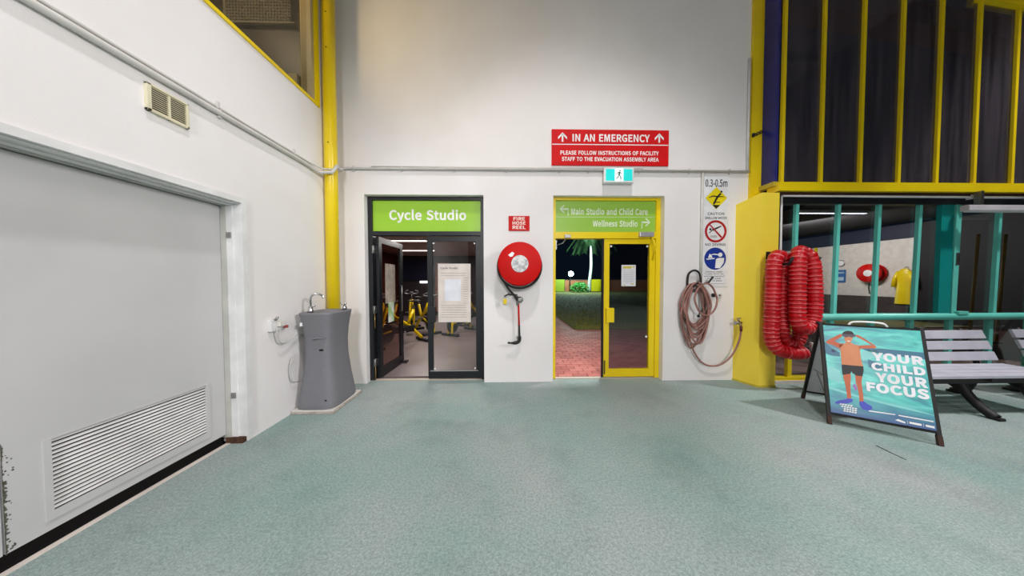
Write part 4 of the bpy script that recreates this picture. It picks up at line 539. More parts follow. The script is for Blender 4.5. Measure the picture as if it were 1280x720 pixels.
# wall vent
v = thing('wall_vent', 'cream plastic double wall vent with dark slats under the sloping conduits', 'vent', (XL, 1.96, 2.65))
va, vb_, vz0, vz1 = 1.845, 2.078, 2.664, 2.850
M = MB().box(XL, XL+.024, va, va+.022, vz0, vz1, b=.002).box(XL, XL+.024, vb_-.012, vb_, vz0, vz1, b=.002).box(XL, XL+.024, va, vb_, vz0, vz0+.016, b=.002).box(XL, XL+.024, va, vb_, vz1-.012, vz1, b=.002)
M.build('vent_frame', M_CREAM, v)
MB().box(XL, XL+.019, 1.962, 1.972, vz0, vz1).build('vent_mullion', M_CREAM, v)
MB().box(XL+.0005, XL+.003, va+.01, vb_-.01, vz0+.01, vz1-.01).build('vent_back', mat('vent_back', (52, 42, 26), .9), v)
for i in range(11):
    z = vz0+.024+i*.0145
    MB().bar((XL+.010, va+.02, z), (XL+.010, vb_-.01, z), .013, .0045, (.35, 0, 1)).build('slat', M_CREAM, v)

# conduits
def pipe(name, label, pts, r, clips=(), up=None, m=M_CONDUIT, n=6, straight=True):
    t = thing(name, label, 'conduit', pts[0])
    MB().tube(pts if straight else spline(pts, n), r, 12).build('pipe', m, t)
    for c in clips:
        MB().box(c[0]-.010, c[0]+.010, c[1]-.010, c[1]+.010, c[2]-r-.018, c[2]+r+.018).build('saddle_clip', m, t)
    return t
pipe('conduit', 'thicker lower white conduit running along the left wall above the vent', [(XL+.022, -2.0, 2.925), (XL+.022, 3.1, 2.925), (XL+.022, 3.3, 2.92), (-2.40, 3.44, 2.90), (-2.28, 3.51, 2.93), (-2.24, 3.56, 3.04)], .022, [(XL+.012, 2.3, 2.925)], n=6)
pipe('conduit', 'thinner upper grey conduit line above the thick one on the left wall', [(XL+.010, -2.0, 2.972), (XL+.010, 3.05, 2.972), (XL+.02, 3.3, 2.965), (-2.36, 3.46, 2.955), (-2.255, 3.52, 2.97)], .010, [(XL+.012, 2.29, 2.985), (XL+.012, 3.08, 2.985)])
pipe('conduit', 'long grey conduit across the back wall just below the red emergency sign', [(-2.26, 3.60, 3.02), (-2.29, 3.72, 3.06), (-2.30, 3.815, 3.115), (3.58, 3.815, 3.11)], .018, [(x, 3.822, 3.113) for x in (-2.18, -1.5, -.75, 0, .78, 1.2, 1.95, 2.7, 3.3)])
pipe('conduit', 'thin grey cable duct lying on top of the back wall conduit', [(-1.93, 3.822, 3.142), (2.0, 3.822, 3.138)], .010, [])
pipe('conduit', 'white vertical pipe dropping beside the pool safety sign to the hose coil', [(2.895, 3.822, 3.09), (2.895, 3.822, 1.03)], .018, [(2.895, 3.826, z) for z in (2.62, 2.05, 1.6)])
pipe('conduit', 'white vertical conduit up the right end of the back wall', [(3.565, 3.822, 4.75), (3.565, 3.822, 3.12)], .016, [(3.565, 3.826, 3.55)], m=M_TRIMW)
ch = thing('chain_hook', 'small dark chain link hook on the yellow post end of wall', 'hook', (3.68, 3.80, 3.65))
for k in range(3):
    c = Vector((3.64+.045*k, 3.785, 3.63+.022*k)); pts = [c+Vector((.028*math.cos(a), .006*math.sin(a*2), .014*math.sin(a))) for a in [j*PI/6 for j in range(13)]]
    MB().tube(pts, .006, 6).build('link', M_DARK, ch)
MB().box(3.60, 3.625, 3.775, 3.80, 3.60, 3.65).build('eye_plate', M_DARK, ch)

# ================================================================== DOOR 2 (black, cycle studio)
d2 = struct('door_2'); YF = 3.93
M = MB().box(-2.048, -1.985, YF, YF+.1, 0.012, 2.753).box(-.382, -.332, YF, YF+.1, 0.012, 2.753).box(-1.985, -.382, YF, YF+.1, 2.705, 2.753).box(-1.985, -.382, YF, YF+.1, 2.185, 2.245)
M.build('door_frame', M_BLACK, d2)
def leafmesh(wd, ht, st, top, bot, th=.045):
    return MB().box(0, st, 0, th, 0, ht).box(wd-st, wd, 0, th, 0, ht).box(st, wd-st, 0, th, ht-top, ht).box(st, wd-st, 0, th, 0, bot)
def place(mb, o, ax, ay):
    o, ax, ay = Vector(o), Vector(ax), Vector(ay); mb.v = [o+ax*p.x+ay*p.y+Vector((0, 0, p.z)) for p in mb.v]; return mb
wd = .80
M = place(leafmesh(wd, 2.15, .075, .075, .115), (-1.185, YF+.02, .025), (1, 0, 0), (0, 1, 0)); lr = M.build('door_leaf', M_BLACK, d2)
MB().box(-1.11, -.46, YF+.038, YF+.044, .14, 2.10).build('pane', M_GLASS, lr)
MB().box(-1.185, -1.065, YF-.005, YF+.02, .88, 1.12, b=.006).build('lock_case', M_BLACK, lr)
MB().box(-1.155, -.43, YF+.012, YF+.02, .135, .148).build('bead', mat('grey_bead', (150, 148, 148), .5), lr)
for x in (-1.09, -.48):
    for z in (2.07, .17): MB().disc((x, YF+.036, z), (0, -1, 0), .012, .006, 12).build('glazing_screw', M_SIGNW, lr)
# open leaf, swung ninety degrees into the studio
lax, lay = Vector((.03, 1, 0)).normalized(), Vector((1, -.03, 0)).normalized()
ho = Vector((-1.965, YF+.06, .025))
M = place(leafmesh(.84, 2.15, .09, .09, .13), ho, lax, lay); ll = M.build('door_leaf', M_BLACK, d2)
M = MB().box(.09, .75, .019, .025, .13, 2.06); place(M, ho, lax, lay).build('pane', glass_mat('leaf_glass', (.75, .6, .58), .05), ll)
M = MB().tube([(.70, .045, 1.40), (.70, .085, 1.40), (.70, .085, .95), (.70, .045, .95)], .012, 8); place(M, ho, lax, lay).build('pull_handle', M_STEEL, ll)
for z in (.22, 1.02, 1.92):
    MB().box(-1.988, -1.955, YF-.012, YF+.06, z, z+.11, b=.004).tube([(-1.965, YF-.008, z-.005), (-1.965, YF-.008, z+.115)], .010, 10).build('hinge', M_STEEL, d2)
MB().tube([(-1.963, YF-.006, .02), (-1.963, YF-.006, .21)], .006, 8).tube([(-1.963, YF-.006, .80), (-1.963, YF-.006, 1.02)], .005, 8).build('drop_bolt', mat('brass', (190, 160, 100), .35, .9), d2)
M = MB().box(.76, .84, .05, .13, 0.0, .03); place(M, ho, lax, lay).build('door_stop', M_DARK, ll)

def sign(name, label, loc, x0, x1, z0, z1, y, th, m, round_=0.0, rot=0.0):
    t = thing(name, label, 'sign', loc)
    MB().box(x0, x1, y-th, y, z0, z1, b=round_).build('sign_panel', m, t); return t
t = sign('transom_sign', 'lime green Cycle Studio sign above the black door', (-1.18, YF+.05, 2.245), -1.985, -.382, 2.245, 2.705, YF+.06, .03, M_LIME)
text(MB(), 'Cycle Studio', wallfr(0, 0, YF+.03), -1.745, -.60, 2.375, 2.575, .022).build('lettering', M_SIGNW, t)
t = sign('transom_sign', 'leaf green direction sign with white arrows above the yellow door', (1.5, YF+.05, 2.24), .745, 2.275, 2.24, 2.715, YF+.06, .03, M_LIME2)
f = wallfr(0, 0, YF+.03)
SP = mat('sign_pale', (226, 238, 210), .5)
MB().box(.75, 2.27, YF+.0285, YF+.03, 2.468, 2.473).build('rule_line', SP, t)
text(MB(), 'Main Studio and Child Care', f, .985, 2.16, 2.505, 2.605, .006).build('lettering', SP, t); text(MB(), 'Wellness Studio', f, 1.315, 2.005, 2.325, 2.425, .008).build('lettering', SP, t)
def arrow(M, x, z, s, f):   # bent arrow: up then sideways (s=+1 right, -1 left)
    w = .012
    M.poly([(x, z), (x, z+.10), (x+s*w, z+.10), (x+s*w, z)], f); M.poly([(x, z+.088), (x, z+.10+.012), (x+s*.11, z+.112), (x+s*.11, z+.088)], f)
    M.poly([(x+s*.115, z+.10), (x+s*.055, z+.155), (x+s*.075, z+.16), (x+s*.138, z+.10), (x+s*.075, z+.04), (x+s*.055, z+.045)], f)
for a_ in ((2.065, 2.295, 1), (.945, 2.49, -1)):
    M = MB(); arrow(M, *a_, f); M.build('arrow', SP, t)

# notice on the closed black leaf, and papers on the open one
t = thing('paper_notice', 'large pale cycle studio notice with lines on the closed black door leaf', 'notice', (-.8, YF+.035, .95))
MB().box(-1.03, -.54, YF+.030, YF+.0375, .88, 1.765).build('sheet', mat('notice_paper', (222, 212, 205), .6), t)
f = wallfr(0, 0, YF+.030); M = MB()
text(M, 'Cycle Studio', f, -.99, -.73, 1.675, 1.715, .015)
M.build('lettering', mat('notice_ink', (110, 104, 102), .6), t)
M = MB()
for i in range(20):
    z = 1.62-i*.035
    if 1.15 < z < 1.56: M.poly([(-.66, z), (-.575, z), (-.575, z+.006), (-.66, z+.006)], f)
    else: M.poly([(-.99, z), (-.59-.05*rnd.random(), z), (-.59-.05*rnd.random(), z+.006), (-.99, z+.006)], f)
M.build('ruled_lines', mat('notice_rule', (160, 152, 150), .6), t)
MB().box(-.93, -.69, YF+.027, YF+.0298, 1.20, 1.53).build('stuck_sheet', mat('blue_white_paper', (228, 230, 238), .6), t)
t = thing('paper_notice', 'curled posters stuck on the glass of the open black door leaf', 'notice', ho+lax*.42+Vector((0, 0, 1.0)))
M = MB().box(.22, .56, .027, .030, 1.12, 1.76); place(M, ho, lax, lay).build('poster_sheet', mat('magazine_paper', (196, 182, 164), .5, col2=(150, 140, 130), scale=9, amt=.6), t)
M = MB().box(.30, .50, .031, .034, .80, 1.13); place(M, ho, lax, lay).build('white_sheet', mat('white_paper', (226, 228, 222), .6, col2=(150, 190, 120), scale=5, amt=.3), t)

# ================================================================== STUDIO INTERIOR
tag(MB().box(-4.6, .6, 4.09, 11.4, -.1, .010).build('floor_studio', mat('grey_vinyl', (126, 114, 112), .35, col2=(112, 100, 100), scale=1.5, amt=1)), kind='structure')
tag(MB().box(-4.6, .6, 4.09, 11.4, 2.6, 2.7).build('ceiling_studio', mat('studio_ceiling', (176, 150, 140), .7)), kind='structure')
tag(MB().box(-4.7, -4.6, 4.09, 11.4, 0, 2.7).build('wall_studio_left', mat('studio_red_brown', (92, 40, 34), .6, col2=(70, 30, 28), scale=2)), kind='structure')
tag(MB().box(.6, .7, 4.09, 11.4, 0, 2.7).build('wall_studio_right', mat('studio_dark', (46, 40, 44), .6)), kind='structure')
tag(MB().box(-4.6, .6, 11.4, 11.5, 0, 2.7).build('wall_studio_back', mat('studio_dark2', (40, 30, 34), .6)), kind='structure')
tag(MB().box(-3.05, -2.45, 11.32, 11.4, .2, 2.3).build('trim_1', mat('brown_wood_panel', (130, 66, 40), .5, col2=(100, 50, 32), scale=4)), kind='structure')
t = thing('projector_screen', 'dark blue screen on the far wall of the cycle studio', 'screen', (-3.9, 11.36, 1.2))
MB().box(-4.55, -3.10, 11.33, 11.395, 1.55, 2.42).build('screen_panel', mat('screen_navy', (20, 26, 48), .3), t)
MB().box(-4.56, -3.09, 11.32, 11.34, 1.53, 1.55).build('screen_edge', M_DARK, t)
t = thing('light_box', 'small white glowing sign box below the dark studio screen', 'light', (-3.55, 11.36, 1.2)); MB().box(-3.72, -3.30, 11.30, 11.39, 1.42, 1.52).build('diffuser', emit_mat('white_glow', (235, 230, 240), 1.5), t)
for i, (x, y, nm) in enumerate(((-2.2, 5.3, 'nearest'), (-2.7, 7.0, 'middle'), (-3.1, 9.2, 'farthest'))):
    t = thing('ceiling_light', '%s flat white batten light on the studio ceiling seen through the doorway' % nm, 'ceiling light', (x, y, 2.6), group='studio ceiling battens')
    MB().box(x-.6, x+.6, y-.06, y+.06, 2.572, 2.60).build('batten_body', M_TRIMW, t)
    MB().box(x-.58, x+.58, y-.045, y+.045, 2.562, 2.573).build('diffuser', emit_mat('batten_glow', (255, 240, 228), 5.0), t)

def make_bike(label):
    b = thing('spin_bike', label, 'exercise bike', group='yellow spin bikes in the studio')
    yl = mat('bike_yellow', (240, 205, 8), .3); bk = M_DARK
    L = lambda n, mb, m: mb.build(n, m, b)
    L('front_foot', MB().tube([(-.28, -.52, .04), (.28, -.52, .04)], .035, 10), bk); L('rear_foot', MB().tube([(-.26, .52, .04), (.26, .52, .04)], .035, 10), bk)
    M = MB()
    for s in (-1, 1): M.tube(spline([(s*.06, -.52, .06), (s*.065, -.50, .35), (s*.05, -.40, .72), (s*.02, -.33, .88)], 5), .03, 8)
    M.tube(spline([(0, -.34, .85), (0, -.1, .62), (0, .18, .42), (0, .52, .08)], 6), .042, 8).tube([(0, -.48, .30), (0, .1, .42)], .028, 8).tube([(0, .12, .40), (0, .30, .80)], .036, 8)
    M.tube([(0, -.33, .86), (0, -.10, .60)], .05, 8); L('bike_frame', M, yl)
    L('flywheel', MB().lathe([(.20, -.02), (.235, -.02), (.235, .02), (.20, .02)], (0, -.40, .30), (1, 0, 0), 24).disc((-.01, -.40, .30), (1, 0, 0), .20, .02, 24), mat('flywheel_grey', (70, 70, 74), .3, .8))
    L('chain_guard', MB().box(.05, .09, -.25, .28, .28, .44, b=.03), bk)
    for s in (-1, 1): L('crank', MB().tube([(s*.07, .0, .34), (s*.10, s*.12, .34-s*.11)], .014, 8).box(min(s*.10, s*.20), max(s*.10, s*.20), s*.12-.05, s*.12+.05, .33-s*.11, .355-s*.11), M_STEEL)
    L('saddle_post', MB().tube([(0, .28, .76), (0, .33, .98)], .02, 8), M_STEEL)
    M = MB(); M.lathe([(.02, 0), (.09, .015), (.10, .04), (.06, .06), (.01, .065)], (0, .40, .97), (0, 0, 1), 16); M.add([(-.05, .38, .98), (.05, .38, .98), (.025, .16, 1.0), (-.025, .16, 1.0), (-.05, .38, 1.03), (.05, .38, 1.03), (.025, .16, 1.025), (-.025, .16, 1.025)], [(3, 2, 1, 0), (4, 5, 6, 7), (0, 1, 5, 4), (1, 2, 6, 5), (2, 3, 7, 6), (3, 0, 4, 7)])
    L('saddle', M, bk)
    L('handlebar_post', MB().tube([(0, -.34, .84), (0, -.38, 1.08)], .022, 8), M_STEEL)
    M = MB()
    for s in (-1, 1): M.tube(spline([(0, -.36, 1.08), (s*.16, -.34, 1.09), (s*.22, -.46, 1.12), (s*.17, -.62, 1.18), (s*.10, -.66, 1.20)], 5), .016, 8)
    M.box(-.05, .05, -.44, -.34, 1.10, 1.15, b=.01)
    L('handlebar', M, mat('bar_grey', (120, 122, 126), .4)); return b
bike = make_bike('yellow spin bike standing in the open doorway gap, its front bar toward the door')
bike.location = (-2.42, 7.65, .01); bike.rotation_euler = (0, 0, .75)
G = 'yellow spin bikes in the studio'
dup(bike, (-2.48, 6.2, .01), -.75, 'yellow spin bike behind the glass of the open black leaf', G)
dup(bike, (-1.30, 7.55, .01), -.45, 'spin bike half hidden behind the large notice, base bar showing left', G)
dup(bike, (-1.10, 9.0, .01), -.5, 'spin bike farther back behind the notice with base bar right of it', G)
dup(bike, (-3.25, 9.0, .01), .35, 'spin bike at the rear of the doorway gap behind the front one', G)
dup(bike, (-3.35, 7.6, .01), -.2, 'spin bike seen through the open leaf glass farther left and back', G)

# ================================================================== DOOR 3 (yellow, garden door)
d3 = struct('door_3')
MB().box(.692, .745, YF, YF+.1, .012, 2.765).box(2.275, 2.343, YF, YF+.1, .012, 2.765).box(.745, 2.275, YF, YF+.1, 2.715, 2.765).box(.745, 2.275, YF, YF+.1, 2.145, 2.24).build('door_frame', M_YEL, d3)
M = place(leafmesh(.785, 2.115, .085, .075, .12), (1.487, YF+.02, .025), (1, 0, 0), (0, 1, 0)); l3 = M.build('door_leaf', M_YEL, d3)
MB().box(2.187, 2.272, YF+.012, YF+.02, .03, 2.135).build('hinge_stile_cover', M_YEL, l3)
MB().box(1.572, 2.187, YF+.038, YF+.044, .145, 2.065).build('pane', M_GLASSD, l3)
MB().box(1.46, 1.487, YF+.015, YF+.05, .02, 2.14).build('meeting_edge', M_BLACK, l3)
MB().box(1.515, 1.635, YF-.03, YF+.02, .87, 1.09, b=.008).build('lock_case', M_YEL, l3)
MB().box(1.495, 1.515, YF+.008, YF+.02, .07, .28).build('floor_bolt', mat('bolt_brown', (96, 84, 30), .5), l3)
for x in (1.60, 2.16):
    for z in (2.03, .64 if x > 2 else .88): MB().disc((x, YF+.036, z), (0, -1, 0), .016, .006, 12).build('glazing_screw', M_SIGNW, l3)
MB().box(2.0, 2.215, YF-.055, YF, 2.165, 2.235, b=.006).build('door_closer', mat('closer_silver', (196, 192, 200), .35, .5), d3)
MB().tube([(2.19, YF-.03, 2.16), (2.24, YF-.07, 2.02), (2.225, YF+.01, 1.82)], .010, 8).build('closer_arm', M_YEL, d3)
MB().box(.88, .97, YF-.02, YF+.01, 2.15, 2.20, b=.005).tube([(.92, YF+.03, 2.15), (.86, YF+.05, 2.08), (.75, YF+.06, 2.04)], .009, 8).build('closer_arm', M_STEEL, d3)
MB().box(.748, .765, YF+.02, YF+.08, 1.98, 2.12).build('hinge', M_STEEL, d3)
t = thing('paper_notice', 'white timetable sheet taped on the yellow door glass', 'notice', (1.88, YF+.035, 1.42))
MB().box(1.765, 1.985, YF+.032, YF+.0365, 1.42, 1.745).build('sheet', mat('timetable_paper', (222, 222, 228), .6), t)
f = wallfr(0, 0, YF+.032)
for q in ([(1.79, 1.69), (1.92, 1.69), (1.92, 1.725), (1.79, 1.725)], [(1.935, 1.70), (1.965, 1.70), (1.965, 1.725), (1.935, 1.725)], [(1.80, 1.43), (1.83, 1.43), (1.83, 1.445), (1.80, 1.445)], [(1.91, 1.445), (1.96, 1.445), (1.96, 1.46), (1.91, 1.46)]): MB().poly(q, f).build('yellow_heading', mat('heading_yellow', (206, 186, 70), .6), t)
M = MB()
for i in range(11): M.poly([(1.79, 1.665-i*.019), (1.96, 1.665-i*.019), (1.96, 1.668-i*.019), (1.79, 1.668-i*.019)], f)
M.build('ruled_lines', mat('notice_rule', (160, 152, 150)), t)

# ================================================================== OUTSIDE
M_SOIL = mat('night_lawn', (84, 100, 48), .9, col2=(120, 108, 62), scale=1.1, amt=1, bump=.5, bscale=30)
lw = struct('lawn')
MB().box(2.12, 60, 8.0, 40, -.2, .01).box(-6, 2.12, 12.0, 40, -.2, .01).build('turf', M_SOIL, lw)
rg = random.Random(5); M = MB()
for i in range(9000):
    y = 8.02+22*rg.random()**2.0; x = 2.12+(rg.random())*(y*.62-2.12+.6)
    if x > y*.64: continue
    h = .05+.06*rg.random(); a = rg.random()*PI; dx, dy = .012*math.cos(a), .012*math.sin(a); lx, ly = (rg.random()-.5)*.05, (rg.random()-.5)*.05
    M.add([(x-dx, y-dy, .01), (x+dx, y+dy, .01), (x+lx, y+ly, h)], [(0, 1, 2)])
gr = M.build('grass', mat('grass_green', (96, 128, 48), .8, col2=(142, 130, 66), scale=.9, amt=1), lw); gr['kind'] = 'stuff'
pv = struct('path')
M_MORT = mat('sand_joint', (104, 82, 76), .9)
MB().box(.3, 9.5, 4.09, 8.0, -.2, -.012).box(-6, 2.12, 8.0, 12.0, -.2, -.012).build('bed', M_MORT, pv)
M_BR = [mat('paver_red_%s' % n, c, .6, col2=c2, scale=14, bump=.3, bscale=60) for n, c, c2 in (('a', (178, 102, 92), (164, 92, 84)), ('b', (164, 90, 82), (150, 84, 76)), ('c', (188, 116, 104), (170, 100, 92)))]
bl, bw = .235, .118; rowi = 0; bricks = []; y = 4.10
bm0 = [MB().box(-bl/2+.004, bl/2-.004, -bw/2+.004, bw/2-.004, -.012, 0, b=.003) for _ in range(1)][0]
meshes = []
for m in M_BR:
    o = MB().add(bm0.v, bm0.f).build('brick', m); meshes.append(o.data); bpy.data.objects.remove(o)
far = MB(); count = 0; rg = random.Random(9)
while y < 11.6:
    xa, xb = .17*y-.15, .62*y+.2
    if y > 8.0: xb = 2.1
    x = math.floor(xa/bl)*bl+(rowi % 2)*bl/2
    while x < xb and x+bl/2 < (2.12 if y > 7.95 else 99):
        if count < 300 and y < 7.6:
            o = bpy.data.objects.new('brick', meshes[rg.randrange(3)]); COL.objects.link(o); o.parent = pv; o.location = (x, y, .003*rg.random()); o.rotation_euler = (0, 0, (rg.random()-.5)*.012); count += 1
        else: far.box(x-bl/2+.004, x+bl/2-.004, y-bw/2+.004, y+bw/2-.004, -.012, .002, mi=rg.randrange(3))
        x += bl
    y += bw; rowi += 1
o = far.build('far_bricks', M_BR, pv); o['kind'] = 'stuff'
# ground outside to the right
tag(MB().box(9.6, 30, 3.5, 8.0, -.2, -.02).build('path_outside', mat('outside_paving', (96, 62, 54), .8, col2=(80, 54, 48), scale=5)), kind='structure')
def brickwall_mat():
    m = mat('orange_brick', (176, 98, 62), .85); nt = m.node_tree; b = nt.nodes['Principled BSDF']
    tc = nt.nodes.new('ShaderNodeTexCoord'); mp = nt.nodes.new('ShaderNodeMapping'); mp.inputs['Rotation'].default_value = (PI/2, 0, 0)
    br = nt.nodes.new('ShaderNodeTexBrick'); br.inputs['Scale'].default_value = 2.0
    br.inputs['Color1'].default_value = (*lin((186, 104, 66)), 1); br.inputs['Color2'].default_value = (*lin((160, 84, 56)), 1); br.inputs['Mortar'].default_value = (*lin((150, 130, 110)), 1)
    nt.links.new(tc.outputs['Object'], mp.inputs[0]); nt.links.new(mp.outputs[0], br.inputs[0]); nt.links.new(br.outputs[0], b.inputs['Base Color']); return m
wg = struct('wall_garden')
MB().box(2, 60, 37, 37.3, -.2, 1.62).build('wall_face', brickwall_mat(), wg)
MB().box(2, 60, 36.95, 37.35, 1.62, 1.70).build('wall_coping', M_MORT, wg)
t = None
for i, (x, lab) in enumerate(((7.5, 'lime yellow panel standing against the far garden wall, left one'), (12.75, 'bright yellow panel on the far wall just right of the palm'))):
    t = thing('wall_panel', lab, 'panel', (x, 36.9, 0))
    MB().box(x-.75, x+.75, 36.86, 36.94, .05, 1.72).build('panel_sheet', mat('panel_lime' if i == 0 else 'panel_yellow', (150, 170, 40) if i == 0 else (220, 204, 20), .5), t)
    MB().box(x-.8, x-.75, 36.84, 36.95, 0, 1.76).box(x+.75, x+.8, 36.84, 36.95, 0, 1.76).build('panel_post', M_DARK, t)
t = thing('flood_lamp', 'bright blue-white floodlight glowing over the far garden wall', 'lamp', (9.0, 36.4, 0))
MB().tube([(9.0, 36.6, 0), (9.0, 36.6, 2.5)], .05, 8).build('pole', M_DARK, t)
MB().box(8.7, 9.3, 36.2, 36.6, 2.3, 2.75, b=.04).build('housing', M_STEEL, t)
MB().lathe([(.05, -.14), (.34, 0.02), (.34, .06)], (9.0, 36.12, 2.52), (0, 1, 0), 20).build('lens', emit_mat('flood_glow', (190, 255, 245), 60), t)
for i, (x, y, z, lab) in enumerate(((6.9, 38.5, 3.0, 'small white lamp in the distance at the left of the floodlight'), (14.8, 38.5, 1.95, 'small white lamp in the distance beyond the yellow panel'))):
    t = thing('distant_lamp', lab, 'lamp', (x, y, 0))
    MB().tube([(x, y, 0), (x, y, z)], .04, 6).build('pole', M_DARK, t)
    MB().lathe([(.02, -.1), (.14, 0), (.02, .1)], (x, y, z), (0, 0, 1), 10).build('globe', emit_mat('far_glow', (240, 240, 235), 12), t)
# palm with a pale trunk
t = thing('palm_tree', 'palm tree with a pale leaning trunk beside the garden wall', 'tree', (11.2, 34.5, 0))
MB().tube(spline([(11.05, 34.5, 0), (11.12, 34.5, 1.6), (11.3, 34.5, 3.4), (11.25, 34.5, 6.2)], 6), [.26-.006*i for i in range(19)], 10).build('trunk', mat('pale_bark', (190, 196, 190), .8, col2=(150, 156, 150), scale=6, bump=.4), t)
rg = random.Random(11)
for k in range(14):
    a = k*2*PI/14+.2; L_ = 2.6+.8*rg.random(); up = .9+.6*rg.random()
    sp = spline([Vector((11.25, 34.5, 6.2)), Vector((11.25+math.cos(a)*L_*.5, 34.5+math.sin(a)*L_*.5, 6.2+up)), Vector((11.25+math.cos(a)*L_, 34.5+math.sin(a)*L_, 6.2-.6*rg.random()-.4))], 8)
    M = MB()
    for p, q in zip(sp, sp[1:]):
        d = (q-p).normalized(); s = d.cross(Vector((0, 0, 1))).normalized()
        for sg in (-1, 1):
            for j in range(2):
                o = p.lerp(q, j*.5); M.add([o, o+d*.10, o+s*sg*.5+d*.3-Vector((0, 0, .25))], [(0, 1, 2)])
    M.tube(sp, .02, 5); M.build('frond', mat('palm_green', (40, 76, 36), .7), t)
def bush(name, label, c, rx, ry, rz_, n, m, seed):
    t = thing(name, label, 'bush', (c[0], c[1], 0)); rg = random.Random(seed); M = MB()
    for i in range(n):
        th, ph = rg.random()*2*PI, math.acos(1-1.2*rg.random()); q = .55+.45*rg.random()
        p = Vector((c[0]+rx*q*math.sin(ph)*math.cos(th), c[1]+ry*q*math.sin(ph)*math.sin(th), max(.05, rz_*q*math.cos(ph)+.25)))
        a = Vector((rg.random()-.5, rg.random()-.5, rg.random()-.2)).normalized()*.22; b_ = a.orthogonal().normalized()*.05
        M.add([p-b_, p+a*.5-b_*1.6, p+a, p+a*.5+b_*1.6], [(0, 1, 2, 3)])
    o = M.build('foliage', m, t); o['kind'] = 'stuff'
    M = MB()
    for k in range(5):
        a = k*1.3; M.tube([(c[0]+.1*math.cos(a), c[1]+.1*math.sin(a), 0), (c[0]+rx*.5*math.cos(a), c[1]+ry*.5*math.sin(a), rz_*.6)], .025, 5)
    M.build('stem', mat('brown_stem', (70, 56, 40), .9), t)
bush('shrub', 'bright green low shrub at the foot of the palm trunk', (9.6, 34.0), 1.25, .8, 1.15, 800, mat('shrub_green', (60, 150, 60), .7), 21)

# reflection in the teal glazing, modelled as solid things placed beyond it
wo = struct('wall_reflected')
MB().box(15, 15.25, 9.25, 15.5, .86, 3.08).build('wall_face', mat('reflected_white', (222, 216, 208), .3), wo)
tag(MB().box(14.97, 15.3, 9.2, 15.5, 3.08, 3.62).build('beam_reflected', mat('navy_fascia', (24, 28, 52), .6)), kind='structure')
MB().box(14.7, 15.25, 9.2, 15.5, -.05, .55).box(14.85, 15.25, 9.2, 15.5, .55, .86).build('slab_reflected', mat('dark_plinth', (74, 62, 60), .7, col2=(58, 48, 48), scale=3)).__setitem__('kind', 'structure')
MB().box(9.0, 15.3, 7.2, 15.5, 3.75, 3.9).build('roof_reflected', mat('canopy_dark', (12, 13, 18), .9)).__setitem__('kind', 'structure')  # dark canopy added to close the modelled reflection above
MB().box(15, 15.25, 7.0, 9.19, 0, 3.6).build('wall_reflected_end', mat('dark_end_wall', (18, 14, 18), .7)).__setitem__('kind', 'structure')  # dark sheet added for the unlit end of the reflection
t = thing('reflected_strip', 'reflection of a long strip light, modelled glowing behind the glass', 'light', (10.4, 8.2, 3.7))
MB().box(9.3, 11.6, 8.15, 8.25, 3.66, 3.75).build('strip_body', M_TRIMW, t)
for i in range(16):
    x = 9.36+i*.14; MB().box(x, x+.1, 8.16, 8.24, 3.645, 3.66).build('diffuser', emit_mat('strip_glow', (235, 240, 245), 1.6), t)
t = thing('fire_hose_reel', 'reflection of a red hose reel, modelled on the white wall beyond the glazing', 'fire hose reel', (14.85, 10.27, 1.8))
MB().lathe([(.10, -.18), (.36, -.18), (.37, -.16), (.37, -.12), (.25, -.11), (.25, .03), (.37, .04), (.37, .08), (.10, .08)], (14.84, 10.27, 1.8), (1, 0, 0), 28).build('reel_drum', M_RED, t)
MB().disc((14.655, 10.27, 1.8), (-1, 0, 0), .13, .012, 24).build('hub_disc', M_SIGNW, t)
MB().tube([(14.84, 10.27, 1.8), (14.995, 10.27, 1.8)], .05, 10).build('axle', M_DARK, t)
MB().tube(spline([(14.80, 10.32, 1.44), (14.82, 10.34, 1.2), (14.84, 10.32, .95)], 5), .02, 8).build('hose_end', M_DARK, t)
t = thing('reflected_notice', 'reflection of a blue notice board, modelled left of the mirrored hose reel', 'notice', (14.97, 12.2, 1.3))
MB().box(14.965, 14.995, 11.2, 11.6, 1.42, 1.98).build('notice_board', mat('notice_blue', (60, 110, 170), .5), t)
MB().box(14.957, 14.965, 11.25, 11.55, 1.50, 1.66).box(14.957, 14.965, 11.25, 11.55, 1.82, 1.88).build('notice_strip', mat('notice_pale', (180, 205, 225), .5), t)
t = thing('clock', 'reflection of a round white wall clock, modelled above the mirrored blue notice', 'clock', (14.97, 12.0, 2.1)); MB().lathe([(.13, 0), (.15, .01), (.15, .03)], (14.96, 11.38, 2.27), (1, 0, 0), 20).build('clock_case', M_STEEL, t); MB().disc((14.961, 11.38, 2.27), (-1, 0, 0), .12, .004, 20).build('clock_face', M_SIGNW, t)
t = thing('yellow_pole', 'reflection of a thin yellow pole, modelled against the white wall behind the red hose', 'pole', (14.93, 12.3, .8)); MB().tube([(14.93, 12.3, .86), (14.93, 12.3, 3.08)], .05, 10).build('pole_shaft', M_YEL, t); MB().box(14.88, 14.995, 12.25, 12.35, 1.0, 1.06).build('pole_clip', M_STEEL, t)
t = thing('raincoat', 'reflection of a hanging yellow raincoat, modelled at the right end of the white wall', 'raincoat', (14.86, 9.42, .6))
M = MB(); n_ = 14
RR = []
for z, ry, rx in ((1.95, .05, .03), (1.90, .12, .05), (1.75, .17, .07), (1.4, .17, .08), (.95, .20, .09), (.62, .22, .10)):
    RR.append([(14.86+rx*math.cos(k*2*PI/n_)*(1+.12*math.sin(k*3)), 9.42+ry*math.sin(k*2*PI/n_)*(1+.1*math.cos(k*5)), z) for k in range(n_)])
